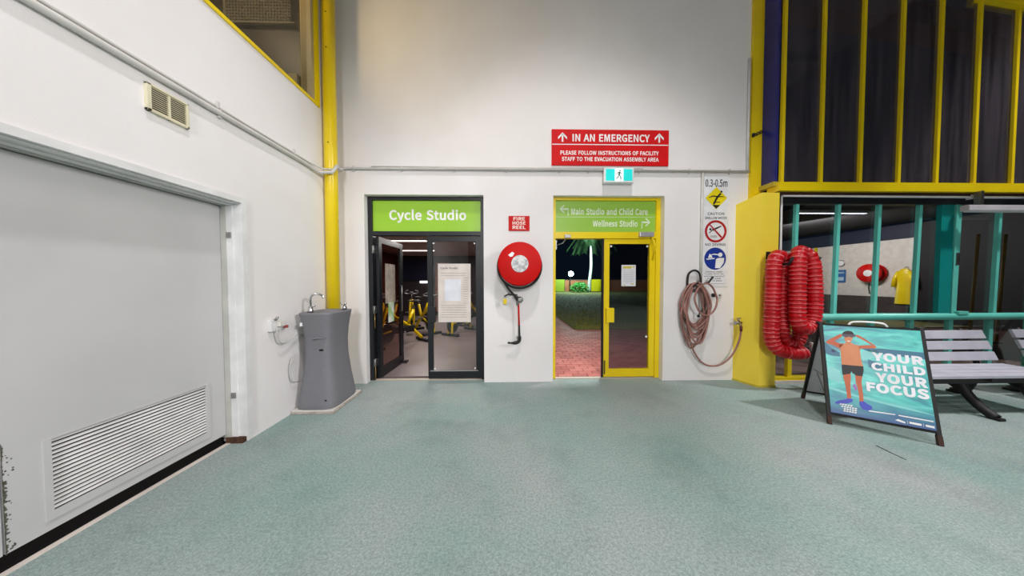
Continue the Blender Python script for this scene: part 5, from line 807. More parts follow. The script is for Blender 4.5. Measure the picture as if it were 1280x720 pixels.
for a_, b_ in zip(RR, RR[1:]): M.add(a_+b_, [(k, (k+1) % n_, n_+(k+1) % n_, n_+k)[::-1] for k in range(n_)], 0, True)
M.build('coat_body', M_YEL, t)
for sg in (-1, 1): MB().tube([(14.84, 9.42+sg*.13, 1.84), (14.83, 9.42+sg*.23, 1.55), (14.84, 9.42+sg*.25, 1.25)], [.06, .06, .065], 8).build('sleeve', M_YEL, t)
MB().tube([(14.995, 9.42, 2.0), (14.88, 9.42, 2.0), (14.86, 9.42, 1.94)], .012, 6).build('peg', M_STEEL, t)
for i, (x, lab) in enumerate(((11.2, 'yellow pole standing outside behind the right teal window, left one'), (11.88, 'yellow pole standing outside behind the right teal window, right one'))):
    t = thing('yellow_pole', lab, 'pole', (x, 6.0, 0), group=None)
    MB().tube([(x-.07, 6.0, -.02), (x+.05, 6.0, 2.6)], .024, 10).build('pole_shaft', mat('dull_yellow', (170, 128, 20), .5), t); MB().lathe([(.09, -.02), (.09, .01), (.05, .02)], (x-.07, 6, 0), (0, 0, 1), 14).build('pole_base', M_DARK, t)

# ================================================================== WALL FITTINGS
# emergency sign
t = thing('emergency_sign', 'large red emergency sign with white arrows high on the back wall', 'sign', (1.52, D, 3.18))
MB().box(.663, 2.383, D-.02, D, 3.185, 3.70, b=.003).build('sign_panel', M_SIGNRED, t)
f = wallfr(0, 0, D-.02)
for w_, x0, x1, z0, z1 in (('IN AN EMERGENCY', .965, 2.10, 3.525, 3.635), ('PLEASE FOLLOW INSTRUCTIONS OF FACILITY', .79, 2.235, 3.335, 3.395), ('STAFF TO THE EVACUATION ASSEMBLY AREA', .81, 2.235, 3.245, 3.305)):
    text(MB(), w_, f, x0, x1, z0, z1, .02).build('lettering', M_SIGNW, t)
M = MB().poly([(.67, 3.478), (2.376, 3.478), (2.376, 3.49), (.67, 3.49)], f); M.build('rule_line', M_SIGNW, t)
for x in (.82, 2.24):
    M = MB().poly([(x-.012, 3.52), (x+.012, 3.52), (x+.012, 3.63), (x-.012, 3.63)], f).poly([(x, 3.655), (x+.065, 3.59), (x+.065, 3.555), (x, 3.62), (x-.065, 3.555), (x-.065, 3.59)], f); M.build('arrow', M_SIGNW, t)
# exit sign
t = thing('exit_sign', 'lit green and white running man exit sign above the yellow door', 'exit sign', (1.62, D, 2.92))
MB().box(1.405, 1.84, D-.09, D-.046, 2.915, 3.128, b=.010).box(1.42, 1.825, D-.046, D, 2.925, 3.08).build('housing', mat('exit_housing', (236, 240, 240), .4), t)
f = wallfr(0, 0, D-.0903); EG = emit_mat('exit_green', (0, 200, 196), .6)
for x0 in (1.43, 1.685): MB().poly([(x0, 2.94), (x0+.13, 2.94), (x0+.13, 3.105), (x0, 3.105)], f).build('green_panel', EG, t)
MB().poly([(1.56, 2.935), (1.685, 2.935), (1.685, 3.11), (1.56, 3.11)], f, .001).build('white_panel', emit_mat('exit_white', (240, 250, 250), .6), t)
f = wallfr(1.622, 3.02, D-.0918); M = MB()
M.poly([(.012+.011*math.cos(k*PI/5), .062+.011*math.sin(k*PI/5)) for k in range(10)], f)
M.poly([(-.008, .045), (.016, .048), (.012, .0), (-.012, -.005)], f).poly([(.014, .045), (.038, .02), (.032, .014), (.01, .034)], f).poly([(-.005, .045), (-.03, .032), (-.034, .008), (-.027, .008), (-.022, .026), (-.002, .034)], f)
M.poly([(.0, .002), (.012, .0), (.03, -.03), (.03, -.07), (.02, -.07), (.018, -.034)], f).poly([(-.012, .0), (.002, .0), (-.014, -.04), (-.045, -.058), (-.048, -.05), (-.024, -.032)], f); M.build('running_man', mat('exit_dark_green', (0, 90, 70), .5), t)
# fire hose reel sign + reel
t = thing('fire_hose_sign', 'small red fire hose reel sign above the reel', 'sign', (.19, D, 2.23))
MB().box(.035, .342, D-.012, D, 2.235, 2.452, b=.004).build('sign_panel', M_RED, t); f = wallfr(0, 0, D-.012)
for i, w_ in enumerate(('FIRE', 'HOSE', 'REEL')): text(MB(), w_, f, .105-.012*(i > 0), .275+.008*(i > 0), 2.385-i*.062, 2.435-i*.062, .03).build('lettering', mat('sign_warm_white', (250, 232, 222), .5), t)
t = thing('fire_hose_reel', 'big red fire hose reel on the back wall between the two doors', 'fire hose reel', (.19, D, 1.2))
RC = Vector((.187, 3.70, 1.74))
MB().lathe([(.08, -.10), (.29, -.10), (.303, -.092), (.306, -.07), (.295, -.062), (.18, -.055)], RC, (0, 1, 0), 48).lathe([(.18, .055), (.29, .06), (.30, .075), (.29, .085), (.08, .085)], RC, (0, 1, 0), 48).build('reel_disc', M_RED, t)
M = MB()
for j in range(4):
    for k, rr in enumerate((.272, .306)):
        y = RC.y-.04+j*.028; M.tube([RC+Vector((rr*math.cos(a), y-RC.y, rr*math.sin(a)-.026-.008*k)) for a in [q*2*PI/36 for q in range(37)]], .0145, 6, caps=False)
M.build('hose_winding', M_DARK, t)
MB().disc((RC.x, RC.y-.10, RC.z), (0, -1, 0), .118, .006, 40).build('instruction_label', mat('label_white', (222, 222, 222), .5, col2=(160, 160, 165), scale=26, amt=.3), t)
M = MB().poly([(-.16, .12), (-.105, .165), (-.075, .145), (-.10, .10), (-.125, .095), (-.14, .10)], ((RC.x, RC.y-.1015, RC.z), (1, 0, 0), (0, 0, 1)), .001); M.build('torn_sticker', M_SIGNW, t)
MB().tube([(RC.x, RC.y-.02, RC.z), (RC.x, D, RC.z)], .06, 16).box(RC.x-.10, RC.x+.10, D-.012, D, RC.z-.12, RC.z+.12).build('wall_bracket', M_RED, t)
MB().tube(spline([(-.03, 3.67, 1.49), (.04, 3.68, 1.38), (.11, 3.70, 1.30), (.16, 3.73, 1.22)], 6), .017, 8).build('hose_tail', M_DARK, t)
MB().lathe([(.035, 0), (.045, .01), (.045, .04), (.02, .05)], (.195, 3.76, 1.235), (0, -1, 0), 18).tube([(.16, D, 1.27), (.16, 3.76, 1.27), (.16, 3.76, 1.15)], .018, 10).build('stop_valve', M_STEEL, t)
MB().tube([(.16, 3.755, 1.30), (.02, 3.75, 1.31), (-.03, 3.76, 1.28)], .010, 8).build('valve_lever', M_DARK, t)
MB().box(-.045, .005, 3.75, 3.765, 1.17, 1.245, b=.004).build('yellow_tag', M_YEL, t)
MB().tube([(.175, 3.77, 1.20), (.185, 3.775, .86)], .013, 8).build('red_pipe', M_RED, t)
MB().tube([(.185, 3.775, .86), (.19, 3.775, .70), (.192, 3.775, .655)], [.014, .016, .024], 10).build('lower_hose', M_DARK, t)
MB().tube(spline([(.192, 3.775, .67), (.18, 3.77, .625), (.12, 3.76, .605), (.02, 3.75, .61)], 5), [.026]*11+[.02, .016, .012, .014, .014][:5], 10).build('nozzle', M_DARK, t)
MB().box(.15, .22, 3.79, D, .66, .69).build('nozzle_clip', M_STEEL, t)

# pool safety sign
t = thing('pool_safety_sign', 'tall white pool safety sign with depth, caution and no diving symbols', 'sign', (3.11, D, 1.43))
MB().box(2.918, 3.31, D-.008, D, 1.415, 3.055, b=.002).build('sign_panel', mat('sign_offwhite', (232, 232, 236), .45), t)
f = wallfr(3.114, 0, D-.008); BK = M_PRINTBLK
for w_, hw, z0, z1 in (('0.3-0.5m', .165, 2.89, 3.0), ('CAUTION', .125, 2.475, 2.515), ('SHALLOW WATER', .165, 2.415, 2.452), ('NO DIVING', .155, 2.02, 2.06)): text(MB(), w_, f, -hw, hw, z0, z1, .004).build('lettering', BK, t)
M = MB()
for i, (w_, hw) in enumerate((('Children under', .13), ('5 years MUST be', .145), ('actively supervised', .155), ('by an adult', .10), ('over 16 years', .12))): text(M, w_, f, -hw-.01, hw-.01, 1.625-i*.034, 1.648-i*.034, .004)
M.poly([(-.15, 1.455), (.15, 1.455), (.15, 1.459), (-.15, 1.459)], f); M.build('fine_print', mat('fine_print', (88, 88, 96), .5), t)
zc = 2.725
M = MB().poly([(0, zc-.165), (.165, zc), (0, zc+.165), (-.165, zc)], f); M.build('yellow_diamond', mat('diamond_yellow', (236, 214, 20), .4), t)
f2 = wallfr(3.114, 0, D-.0095)
M = MB().poly([(-.06, zc-.10), (.06, zc-.10), (0, zc-.157)], f2).poly([(.055, zc+.08), (.075, zc+.06), (.03, zc+.01), (-.03, zc-.10), (-.05, zc-.08), (.0, zc+.02)], f2).poly([(-.11, zc+.015), (-.05, zc+.04), (.02, zc+.03), (.02, zc+.015), (-.05, zc+.022), (-.11, zc+.002)], f2).poly([(.03, zc+.025), (.09, zc+.03), (.125, zc+.01), (.09, zc+.018), (.03, zc+.01)], f2).poly([(-.03, zc-.055), (.06, zc-.055), (.06, zc-.067), (-.03, zc-.067)], f2)
M.poly([(.075+.016*math.cos(k*PI/4), zc+.095+.016*math.sin(k*PI/4)) for k in range(8)], f2).build('diver_figure', BK, t)
zc = 2.235
M = MB().ring(f2, 0, zc, .165, .132); a = .155*.707; w_ = .014; M.poly([(-a-w_*.7+.02, zc+a-.02+w_*.7-.005), (-a+w_*.7+.02, zc+a+w_*.7-.02), (a+w_*.7-.02, zc-a+w_*.7+.02), (a-w_*.7-.02, zc-a-w_*.7+.02)], f2); M.build('prohibition_ring', mat('ring_red', (178, 20, 34), .4), t)
M = MB().poly([(-.06, zc+.015), (-.05, zc+.035), (.08, zc+.085), (.085, zc+.07), (-.03, zc+.01)], f).poly([(-.095, zc-.03), (-.10, zc-.02), (-.05, zc+.03), (-.04, zc+.02)], f).poly([(-.08+.018*math.cos(k*PI/4), zc+.03+.018*math.sin(k*PI/4)) for k in range(8)], f)
for k in range(3): M.poly([(-.08, zc-.065-.012*k), (.02, zc-.062-.012*k), (.02, zc-.066-.012*k), (-.08, zc-.069-.012*k)], f)
M.build('diver_figure', BK, t)
zc = 1.83
M = MB().poly([(.165*math.cos(k*PI/20), zc+.165*math.sin(k*PI/20)) for k in range(40)], f); M.build('blue_disc', mat('disc_blue', (18, 52, 150), .4), t)
M = MB().poly([(.075+.033*math.cos(k*PI/8), zc+.058+.033*math.sin(k*PI/8)) for k in range(16)], f2).poly([(.0, zc-.14), (.075, zc-.14), (.13, zc-.06), (.135, zc+.012), (.04, zc+.01), (.01, zc-.01)], f2).poly([(.045, zc+.05), (-.03, zc+.06), (-.07, zc+.045), (-.07, zc+.055), (-.03, zc+.075), (.045, zc+.068)], f2).poly([(-.14, zc-.002), (-.01, zc+.012), (-.01, zc-.004), (-.12, zc-.016)], f2).poly([(-.11, zc+.01), (-.085, zc+.075), (-.06, zc+.05), (-.04, zc+.015)], f2); M.build('swimmer_figure', M_SIGNW, t)
# wall socket pair and plate below the sign
t = thing('wall_socket', 'round white socket beside a dark one under the pool sign', 'socket', (3.14, D, 1.27))
MB().lathe([(.045, 0), (.045, .02), (.03, .03)], (3.175, D, 1.285), (0, -1, 0), 20).build('socket_rim', M_TRIMW, t); MB().lathe([(.028, 0), (.028, .03)], (3.095, D, 1.285), (0, -1, 0), 16).build('dark_socket', M_DARK, t); MB().disc((3.175, D-.03, 1.285), (0, -1, 0), .015, .004, 12).build('socket_hole', M_STEEL, t)
# tap on column
t = thing('water_tap', 'bronze garden tap on the side of the yellow column', 'tap', (3.44, 3.74, .87))
MB().tube([(3.46, 3.75, .885), (3.37, 3.725, .885)], .018, 12).tube([(3.40, 3.73, .885), (3.40, 3.70, .86), (3.40, 3.69, .83)], .014, 10).lathe([(.012, 0), (.015, .06)], (3.40, 3.73, .89), (0, 0, 1), 12).build('tap_body', mat('tap_bronze', (140, 128, 108), .35, .8), t)
MB().box(3.37, 3.43, 3.72, 3.74, .945, .958, b=.003).build('tap_handle', M_STEEL, t); MB().lathe([(.03, 0), (.03, .012)], (3.345, 3.73, .885), (1, 0, 0), 16).build('wheel_handle', M_STEEL, t)
# garden hose coil and hook
t = thing('hose_hook', 'curved dark steel hook arching above the coiled pink hose', 'hook', (2.77, D, 1.45))
MB().tube(spline([(2.69, D-.02, 1.36), (2.69, D-.03, 1.56), (2.72, D-.04, 1.63), (2.775, D-.05, 1.655), (2.83, D-.05, 1.63), (2.855, D-.06, 1.56), (2.86, D-.07, 1.44)], 6), .014, 8).build('hook_arm', M_DARK, t)
MB().box(2.66, 2.88, D-.02, D, 1.33, 1.37).build('hook_plate', M_STEEL, t); MB().tube([(2.83, D-.02, 1.42), (2.93, D-.13, 1.48), (2.965, D-.16, 1.56)], .014, 8).tube([(2.70, D-.02, 1.40), (2.70, D-.15, 1.42), (2.74, D-.17, 1.48)], .012, 8).build('hook_prong', M_DARK, t)
rg = random.Random(4); pts = []; N = 10
for k in range(N):
    cx = 2.77+.03*(rg.random()-.5); bot = .56+.30*rg.random()**1.3 if k else .50; hw = .16+.07*rg.random(); top = 1.43+.05*rg.random(); y = D-.035-.1*rg.random(); dr = .05*(rg.random()-.3)
    if k == 4: bot, hw, cx, top, y = 1.0, .17, 2.87, 1.46, D-.15
    for j in range(20):
        a = 2*PI*j/20; zz = math.cos(a); xx = math.sin(a)*(1-.18*abs(zz))
        pts.append((cx+hw*xx+dr*(1-zz)*.5, y+.01*math.sin(3*a+k), (top+bot)/2+(top-bot)/2*zz))
pts += [(2.64, D-.08, 1.2), (2.66, D-.08, .8), (2.76, D-.07, .48), (2.90, D-.06, .29), (3.05, D-.06, .235), (3.20, D-.07, .27), (3.33, D-.10, .42), (3.40, D-.13, .65), (3.40, D-.15, .83)]
t = thing('garden_hose', 'long pink brown garden hose coiled on the wall hook, end run to the tap', 'hose', (2.77, D, 1.4))
MB().tube(resample(spline(pts, 5), .022), .0125, 7).build('hose_coil', mat('hose_pink_brown', (172, 122, 112), .4, col2=(126, 86, 80), scale=7, amt=1), t)
MB().tube([(3.40, D-.15, .845), (3.40, D-.15, .77)], .018, 10).build('hose_connector', mat('connector_maroon', (90, 24, 24), .5), t)
t = thing('valve_plate', 'small white valve box on the wall behind the hose coil', 'box', (2.86, D, 1.0)); MB().box(2.80, 2.915, D-.03, D, .93, 1.03, b=.004).build('box_body', M_TRIMW, t); MB().tube([(2.86, D-.04, 1.0), (2.92, D-.05, 1.10)], .008, 6).build('box_lever', M_DARK, t); MB().disc((2.855, D-.03, .975), (0, -1, 0), .02, .012, 12).build('box_knob', M_DARK, t)

# outlet on the left wall with plug and cable
t = thing('power_outlet', 'white power outlet on the left wall with plug and looping cable', 'outlet', (XL, 2.76, 1.0))
MB().box(XL, XL+.045, 2.70, 2.82, .985, 1.105, b=.006).build('outlet_box', M_TRIMW, t)
MB().box(XL+.045, XL+.085, 2.76, 2.82, 1.03, 1.09, b=.005).build('plug', mat('plug_white', (214, 212, 204), .4), t); MB().box(XL+.045, XL+.07, 2.84, 2.88, 1.00, 1.03, b=.004).build('plug_red', mat('plug_red', (168, 80, 76), .4), t)
MB().box(XL, XL+.03, 2.82, 2.87, .99, 1.07, b=.004).build('junction', M_TRIMW, t); MB().tube([(XL+.05, 2.74, 1.10), (XL+.07, 2.75, 1.135)], .012, 8).build('switch', M_STEEL, t)
MB().tube(spline([(XL+.06, 2.75, 1.02), (XL+.055, 2.755, .94), (XL+.05, 2.79, .86), (XL+.04, 2.86, .835), (XL+.035, 2.95, .86), (XL+.03, 3.05, .90)], 6), .008, 8).tube(spline([(XL+.02, 3.02, .66), (XL+.03, 2.955, .62), (XL+.03, 2.93, .50), (XL+.03, 2.96, .38), (XL+.02, 3.05, .34)], 6), .007, 8).build('cable', mat('cable_grey', (196, 194, 190), .5), t)

# ================================================================== DRINKING FOUNTAIN
t = thing('drinking_fountain', 'grey moulded plastic drinking fountain against the left wall', 'drinking fountain', (-2.2, 3.2, 0))
def sup(cx, cy, a, b, z, n=40, e=.34):
    o = []
    for k in range(n):
        th = 2*PI*k/n; c, s = math.cos(th), math.sin(th)
        o.append((cx+a*math.copysign(abs(c)**e, c), cy+b*math.copysign(abs(s)**e, s), z))
    return o
def loft(rings, mb=None, mi=0):
    mb = mb or MB(); n = len(rings[0]); fs = []; vs = [p for r in rings for p in r]
    for i in range(len(rings)-1):
        for k in range(n): fs.append((i*n+k, i*n+(k+1) % n, (i+1)*n+(k+1) % n, (i+1)*n+k))
    mb.add(vs, fs, mi, True); mb.add(rings[0], [tuple(range(n))[::-1]], mi); return mb
prof = [(.04, .222, .265), (.07, .226, .27), (.12, .222, .262), (.35, .187, .232), (.60, .160, .212), (.78, .156, .212), (.92, .164, .222), (1.04, .178, .238), (1.115, .192, .252), (1.135, .194, .255), (1.142, .190, .250)]
R = [sup(-2.195, 3.235, a, b, z, e=.42) for z, a, b in prof]
R += [sup(-2.195, 3.235, .178, .238, 1.142, e=.42), sup(-2.195, 3.25, .15, .16, 1.132, e=.7), sup(-2.195, 3.25, .12, .13, 1.09, e=.8), sup(-2.195, 3.25, .02, .02, 1.075, e=1)]
M_FTN = mat('speckled_grey_plastic', (126, 126, 131), .55, col2=(102, 102, 108), scale=160, amt=.9, bump=.1, bscale=160)
M = loft(R); M.add(R[-1], [tuple(range(40))]); M.build('fountain_body', M_FTN, t)
MB().box(-2.432, -1.955, 2.95, 3.54, 0, .022, b=.006).build('base_plinth', mat('cement_base', (188, 180, 170), .9, col2=(140, 132, 124), scale=14, amt=1, bump=.5), t)
MB().box(-2.425, -1.965, 2.957, 3.53, .022, .042, b=.006).build('plinth_top', mat('cement_top', (206, 202, 196), .9, bump=.3), t)
for z, x in ((.70, -2.13), (.13, -2.075)):
    MB().box(x-.02, x+.025, 3.235-.255 if z < .3 else 3.018, 3.235-.2, z, z+.022, b=.006).build('bolt_recess', M_VOID, t)
MB().tube(spline([(-2.20, 2.985, .84), (-2.16, 2.99, .855), (-2.07, 3.01, .85)], 5), .008, 6).build('moulded_rib', M_FTN, t)
MB().box(-2.345, -2.325, 2.998, 3.02, .99, 1.03, b=.003).build('white_label', M_SIGNW, t)
M = MB().lathe([(.032, 0), (.03, .02), (.022, .04), (.022, .07)], (-2.285, 3.09, 1.14), (0, 0, 1), 16).tube(spline([(-2.285, 3.09, 1.2), (-2.285, 3.09, 1.30), (-2.265, 3.10, 1.345), (-2.225, 3.12, 1.355), (-2.19, 3.14, 1.335), (-2.175, 3.145, 1.30)], 6), .011, 10)
M.build('gooseneck_tap', M_CHROME, t)
MB().tube([(-2.285, 3.09, 1.195), (-2.225, 3.075, 1.215)], .007, 8).build('tap_lever', M_CHROME, t)
MB().lathe([(.03, 0), (.026, .025), (.018, .05)], (-2.085, 3.40, 1.14), (0, 0, 1), 14).tube([(-2.085, 3.40, 1.18), (-2.06, 3.38, 1.235)], .013, 8).tube([(-2.09, 3.40, 1.18), (-2.135, 3.39, 1.235)], .007, 8).build('bubbler', M_CHROME, t)

# ================================================================== VACUUM HOSE
t = thing('vacuum_hose', 'thick red ribbed vacuum hose hung in loops on the yellow column', 'hose', (3.76, 3.45, 1.8))
P = [(3.955, 3.36, .545), (3.86, 3.36, .535), (3.73, 3.375, .545), (3.61, 3.39, .60), (3.545, 3.395, .74), (3.54, 3.395, 1.0), (3.545, 3.395, 1.4), (3.55, 3.395, 1.68), (3.585, 3.40, 1.80), (3.66, 3.435, 1.835), (3.735, 3.455, 1.76), (3.75, 3.458, 1.5), (3.75, 3.458, 1.1), (3.76, 3.455, .78), (3.82, 3.455, .66), (3.93, 3.46, .635), (4.01, 3.47, .73), (4.03, 3.475, 1.0), (4.02, 3.475, 1.4), (4.01, 3.47, 1.72), (3.96, 3.43, 1.85), (3.86, 3.36, 1.88), (3.775, 3.30, 1.80), (3.755, 3.285, 1.62), (3.755, 3.28, 1.3), (3.765, 3.28, 1.02), (3.82, 3.285, .90), (3.92, 3.30, .88), (4.0, 3.315, .96), (4.03, 3.32, 1.15), (4.02, 3.325, 1.5), (4.0, 3.34, 1.76), (3.955, 3.385, 1.86), (3.92, 3.46, 1.83), (3.90, 3.52, 1.70)]
rp = resample(spline(P, 12), .0105)
def rib(i): return (.079, .084, .084, .079, .074)[i % 5]
hz = MB().tube(rp, [rib(i) for i in range(len(rp))], 16, mifn=lambda i: 1 if i % 5 == 1 and math.sin(i*.37)+math.sin(i*1.13) > -.9 else 0)
hz.build('ribbed_hose', [mat('hose_red', (188, 8, 22), .34, col2=(168, 6, 18), scale=5, spec=.4), mat('pale_rib_crest', (222, 120, 124), .4, col2=(186, 14, 28), scale=16, amt=.7)], t)  # paler broken colour along the rib crests
MB().lathe([(.06, 0), (.05, .04), (.03, .08), (.055, .085), (.055, .10)], (3.955, 3.36, .545), (1, 0, .15), 16).build('hose_cuff', M_DARK, t)
MB().box(4.03, 4.10, 3.33, 3.37, .55, .66, b=.01).tube([(4.02, 3.35, .68), (4.14, 3.35, .64)], .012, 8).build('end_fitting', mat('pale_metal_fitting', (210, 210, 206), .35, .4), t)
t = thing('hose_bracket', 'dark hook bracket holding the red hose at the column top', 'bracket', (3.76, 3.55, 1.75))
MB().box(3.60, 3.72, 3.53, 3.55, 1.62, 1.90).build('bracket_plate', M_DARK, t); MB().tube([(3.66, 3.54, 1.70), (3.66, 3.30, 1.72), (3.66, 3.26, 1.80)], .016, 8).tube([(3.66, 3.53, 1.715), (4.02, 3.53, 1.735), (4.02, 3.30, 1.74), (4.02, 3.26, 1.80)], .016, 8).build('bracket_arm', M_DARK, t)

# ================================================================== SANDWICH BOARD
dx, dy = Vector((.827, -.561, 0)), Vector((.561, .827, 0)); rz = math.atan2(-.561, .827)
sb = thing('sandwich_board', 'teal swim poster A-frame sandwich board on the floor by the benches', 'sandwich board', (3.817, 2.665, 0), rz)
def SB(n, mb, m): return mb.build(n, m, sb, world=False)
FY, BY, HZ = -.283, .435, 1.025; hw = .335
def lp(u, v, n=0.0, side=-1):      # point on the leaning front (or back) panel
    yb = FY if side < 0 else BY; L = math.hypot(yb, HZ); up = Vector((0, -yb, HZ)).normalized()
    nn = Vector((1, 0, 0)).cross(up) if side < 0 else -Vector((1, 0, 0)).cross(up)
    return Vector(((u-.5)*2*hw, yb, 0))+up*(v*L)+nn*n
for side, tag_ in ((-1, 'front'), (1, 'back')):
    for u in (0.0, 1.0):
        M = MB().bar(lp(u, .006, 0, side), lp(u, 1.0, 0, side), .026, .026, (0, 1, 0)); SB('leg', M, M_DARK)
    for v_ in (.985, .105): SB('cross_rail', MB().bar(lp(0, v_, 0, side), lp(1, v_, 0, side), .022, .022), M_DARK)
    for u in (0.0, 1.0): SB('foot', MB().bar(lp(u, .0, 0, side), lp(u, .08, 0, side), .03, .03, (0, 1, 0)), mat('rusty_foot', (66, 40, 32), .8))
pw = (.02, .98, .115, .975)
def quad(u0, u1, v0, v1, n0, n1, side=-1):
    c = [(u0, v0), (u1, v0), (u1, v1), (u0, v1)]
    return [lp(u, v, n0, side) for u, v in c]+[lp(u, v, n1, side) for u, v in c]
QF = [(3, 2, 1, 0), (4, 5, 6, 7), (0, 1, 5, 4), (1, 2, 6, 5), (2, 3, 7, 6), (3, 0, 4, 7)]
def poster_mat():
    m = mat('teal_swim_poster', (40, 180, 180), .35); nt = m.node_tree; b = nt.nodes['Principled BSDF']
    tc = nt.nodes.new('ShaderNodeTexCoord'); mp = nt.nodes.new('ShaderNodeMapping'); mp.inputs['Scale'].default_value = (1.2, 1, 3.0); mp.inputs['Rotation'].default_value = (0, .25, 0)
    n = nt.nodes.new('ShaderNodeTexNoise'); n.inputs['Scale'].default_value = 2.6; n.inputs['Detail'].default_value = 2; n.inputs['Distortion'].default_value = 1.6
    r = nt.nodes.new('ShaderNodeValToRGB'); e = r.color_ramp.elements
    e[0].position = .25; e[0].color = (*lin((0, 96, 130)), 1); e[1].position = .8; e[1].color = (*lin((170, 226, 226)), 1)
    for p, c in ((.40, (0, 160, 165)), (.55, (60, 196, 186)), (.66, (100, 212, 206))):
        x = e.new(p); x.color = (*lin(c), 1)
    sx = nt.nodes.new('ShaderNodeSeparateXYZ'); mr = nt.nodes.new('ShaderNodeMapRange'); mr.inputs['From Min'].default_value = .13; mr.inputs['From Max'].default_value = .33
    mx = nt.nodes.new('ShaderNodeMix'); mx.data_type = 'RGBA'; mx.inputs['A'].default_value = (*lin((44, 84, 140)), 1)
    nt.links.new(tc.outputs['Object'], mp.inputs[0]); nt.links.new(mp.outputs[0], n.inputs['Vector']); nt.links.new(n.outputs['Fac'], r.inputs[0])
    nt.links.new(tc.outputs['Object'], sx.inputs[0]); nt.links.new(sx.outputs['Z'], mr.inputs['Value']); nt.links.new(mr.outputs[0], mx.inputs['Factor'])
    nt.links.new(r.outputs[0], mx.inputs['B']); nt.links.new(mx.outputs['Result'], b.inputs['Base Color']); return m
post = SB('poster', MB().add(quad(*pw, .012, .016), QF), poster_mat())
SB('back_panel', MB().add(quad(.02, .98, .115, .975, -.004, .004, 1), QF), mat('white_corflute', (222, 220, 224), .5))
SB('front_backing', MB().add(quad(.02, .98, .115, .975, 0.0, .0115), QF), mat('white_corflute', (222, 220, 224), .5))
pl = lambda u, v, n=0.0165: lp(pw[0]+u*(pw[1]-pw[0]), pw[2]+v*(pw[3]-pw[2]), n)
PFR = (pl(0, 0), (pl(1, 0)-pl(0, 0)), (pl(0, 1)-pl(0, 0)))
class PB(MB):
    def pp(s, pts, lev=0, mi=0):
        o = pl(0, 0, .0162+.0004*lev); r, u = PFR[1], PFR[2]; n = r.cross(u).normalized()
        k = len(pts); area = sum(pts[i][0]*pts[(i+1) % k][1]-pts[(i+1) % k][0]*pts[i][1] for i in range(k))
        q = pts if area > 0 else pts[::-1]; a = [o+r*x+u*y for x, y in q]
        s.add(a+[p+n*.0003 for p in a], [list(range(k))[::-1], list(range(k, 2*k))]+[[i, (i+1) % k, k+(i+1) % k, k+i] for i in range(k)], mi); return s
def PO(n, mb, m): return mb.build(n, m, post, world=False)
SK = mat('poster_skin', (222, 150, 104), .5, col2=(206, 120, 78), scale=5, amt=1); SKD = mat('poster_skin_deep', (186, 84, 50), .5, col2=(206, 110, 72), scale=6, amt=1)
arm1 = [(0.165, 0.731), (0.103, 0.765), (0.02, 0.784), (0.019, 0.804), (0.086, 0.85), (0.187, 0.906), (0.213, 0.896), (0.2, 0.873), (0.111, 0.817), (0.154, 0.799), (0.213, 0.792)]
arm2 = [(0.375, 0.787), (0.419, 0.794), (0.513, 0.803), (0.45, 0.842), (0.378, 0.881), (0.353, 0.891), (0.362, 0.913), (0.396, 0.902), (0.473, 0.852), (0.548, 0.8), (0.555, 0.78), (0.528, 0.77), (0.427, 0.76), (0.375, 0.749)]
torso = [(0.158, 0.775), (0.222, 0.797), (0.247, 0.811), (0.299, 0.812), (0.325, 0.795), (0.382, 0.788), (0.382, 0.748), (0.38, 0.676), (0.387, 0.584), (0.396, 0.557), (0.168, 0.546), (0.169, 0.622), (0.171, 0.703)]
face = [(0.23, 0.902), (0.321, 0.91), (0.319, 0.866), (0.298, 0.825), (0.267, 0.796), (0.243, 0.807), (0.227, 0.842)]
leg1 = [(0.172, 0.441), (0.254, 0.457), (0.252, 0.415), (0.241, 0.353), (0.233, 0.263), (0.233, 0.19), (0.189, 0.175), (0.189, 0.257), (0.182, 0.345), (0.173, 0.389)]
leg2 = [(0.301, 0.45), (0.375, 0.449), (0.358, 0.384), (0.358, 0.31), (0.358, 0.238), (0.357, 0.178), (0.314, 0.167), (0.316, 0.246), (0.308, 0.318), (0.298, 0.376)]
hair = [(0.206, 0.907), (0.222, 0.928), (0.247, 0.944), (0.279, 0.951), (0.315, 0.946), (0.335, 0.927), (0.337, 0.901), (0.27, 0.902)]
gog = [(0.206, 0.907), (0.271, 0.906), (0.354, 0.912), (0.353, 0.889), (0.303, 0.873), (0.28, 0.883), (0.245, 0.87), (0.207, 0.884)]
shorts = [(0.169, 0.551), (0.396, 0.557), (0.395, 0.516), (0.376, 0.446), (0.311, 0.445), (0.279, 0.464), (0.265, 0.485), (0.25, 0.457), (0.166, 0.434), (0.164, 0.488)]
fin1 = [(0.051, 0.115), (0.086, 0.138), (0.162, 0.165), (0.2, 0.182), (0.248, 0.178), (0.235, 0.147), (0.183, 0.125), (0.065, 0.1)]
fin2 = [(0.311, 0.166), (0.36, 0.178), (0.386, 0.157), (0.435, 0.137), (0.436, 0.109), (0.393, 0.088), (0.34, 0.091), (0.313, 0.124)]
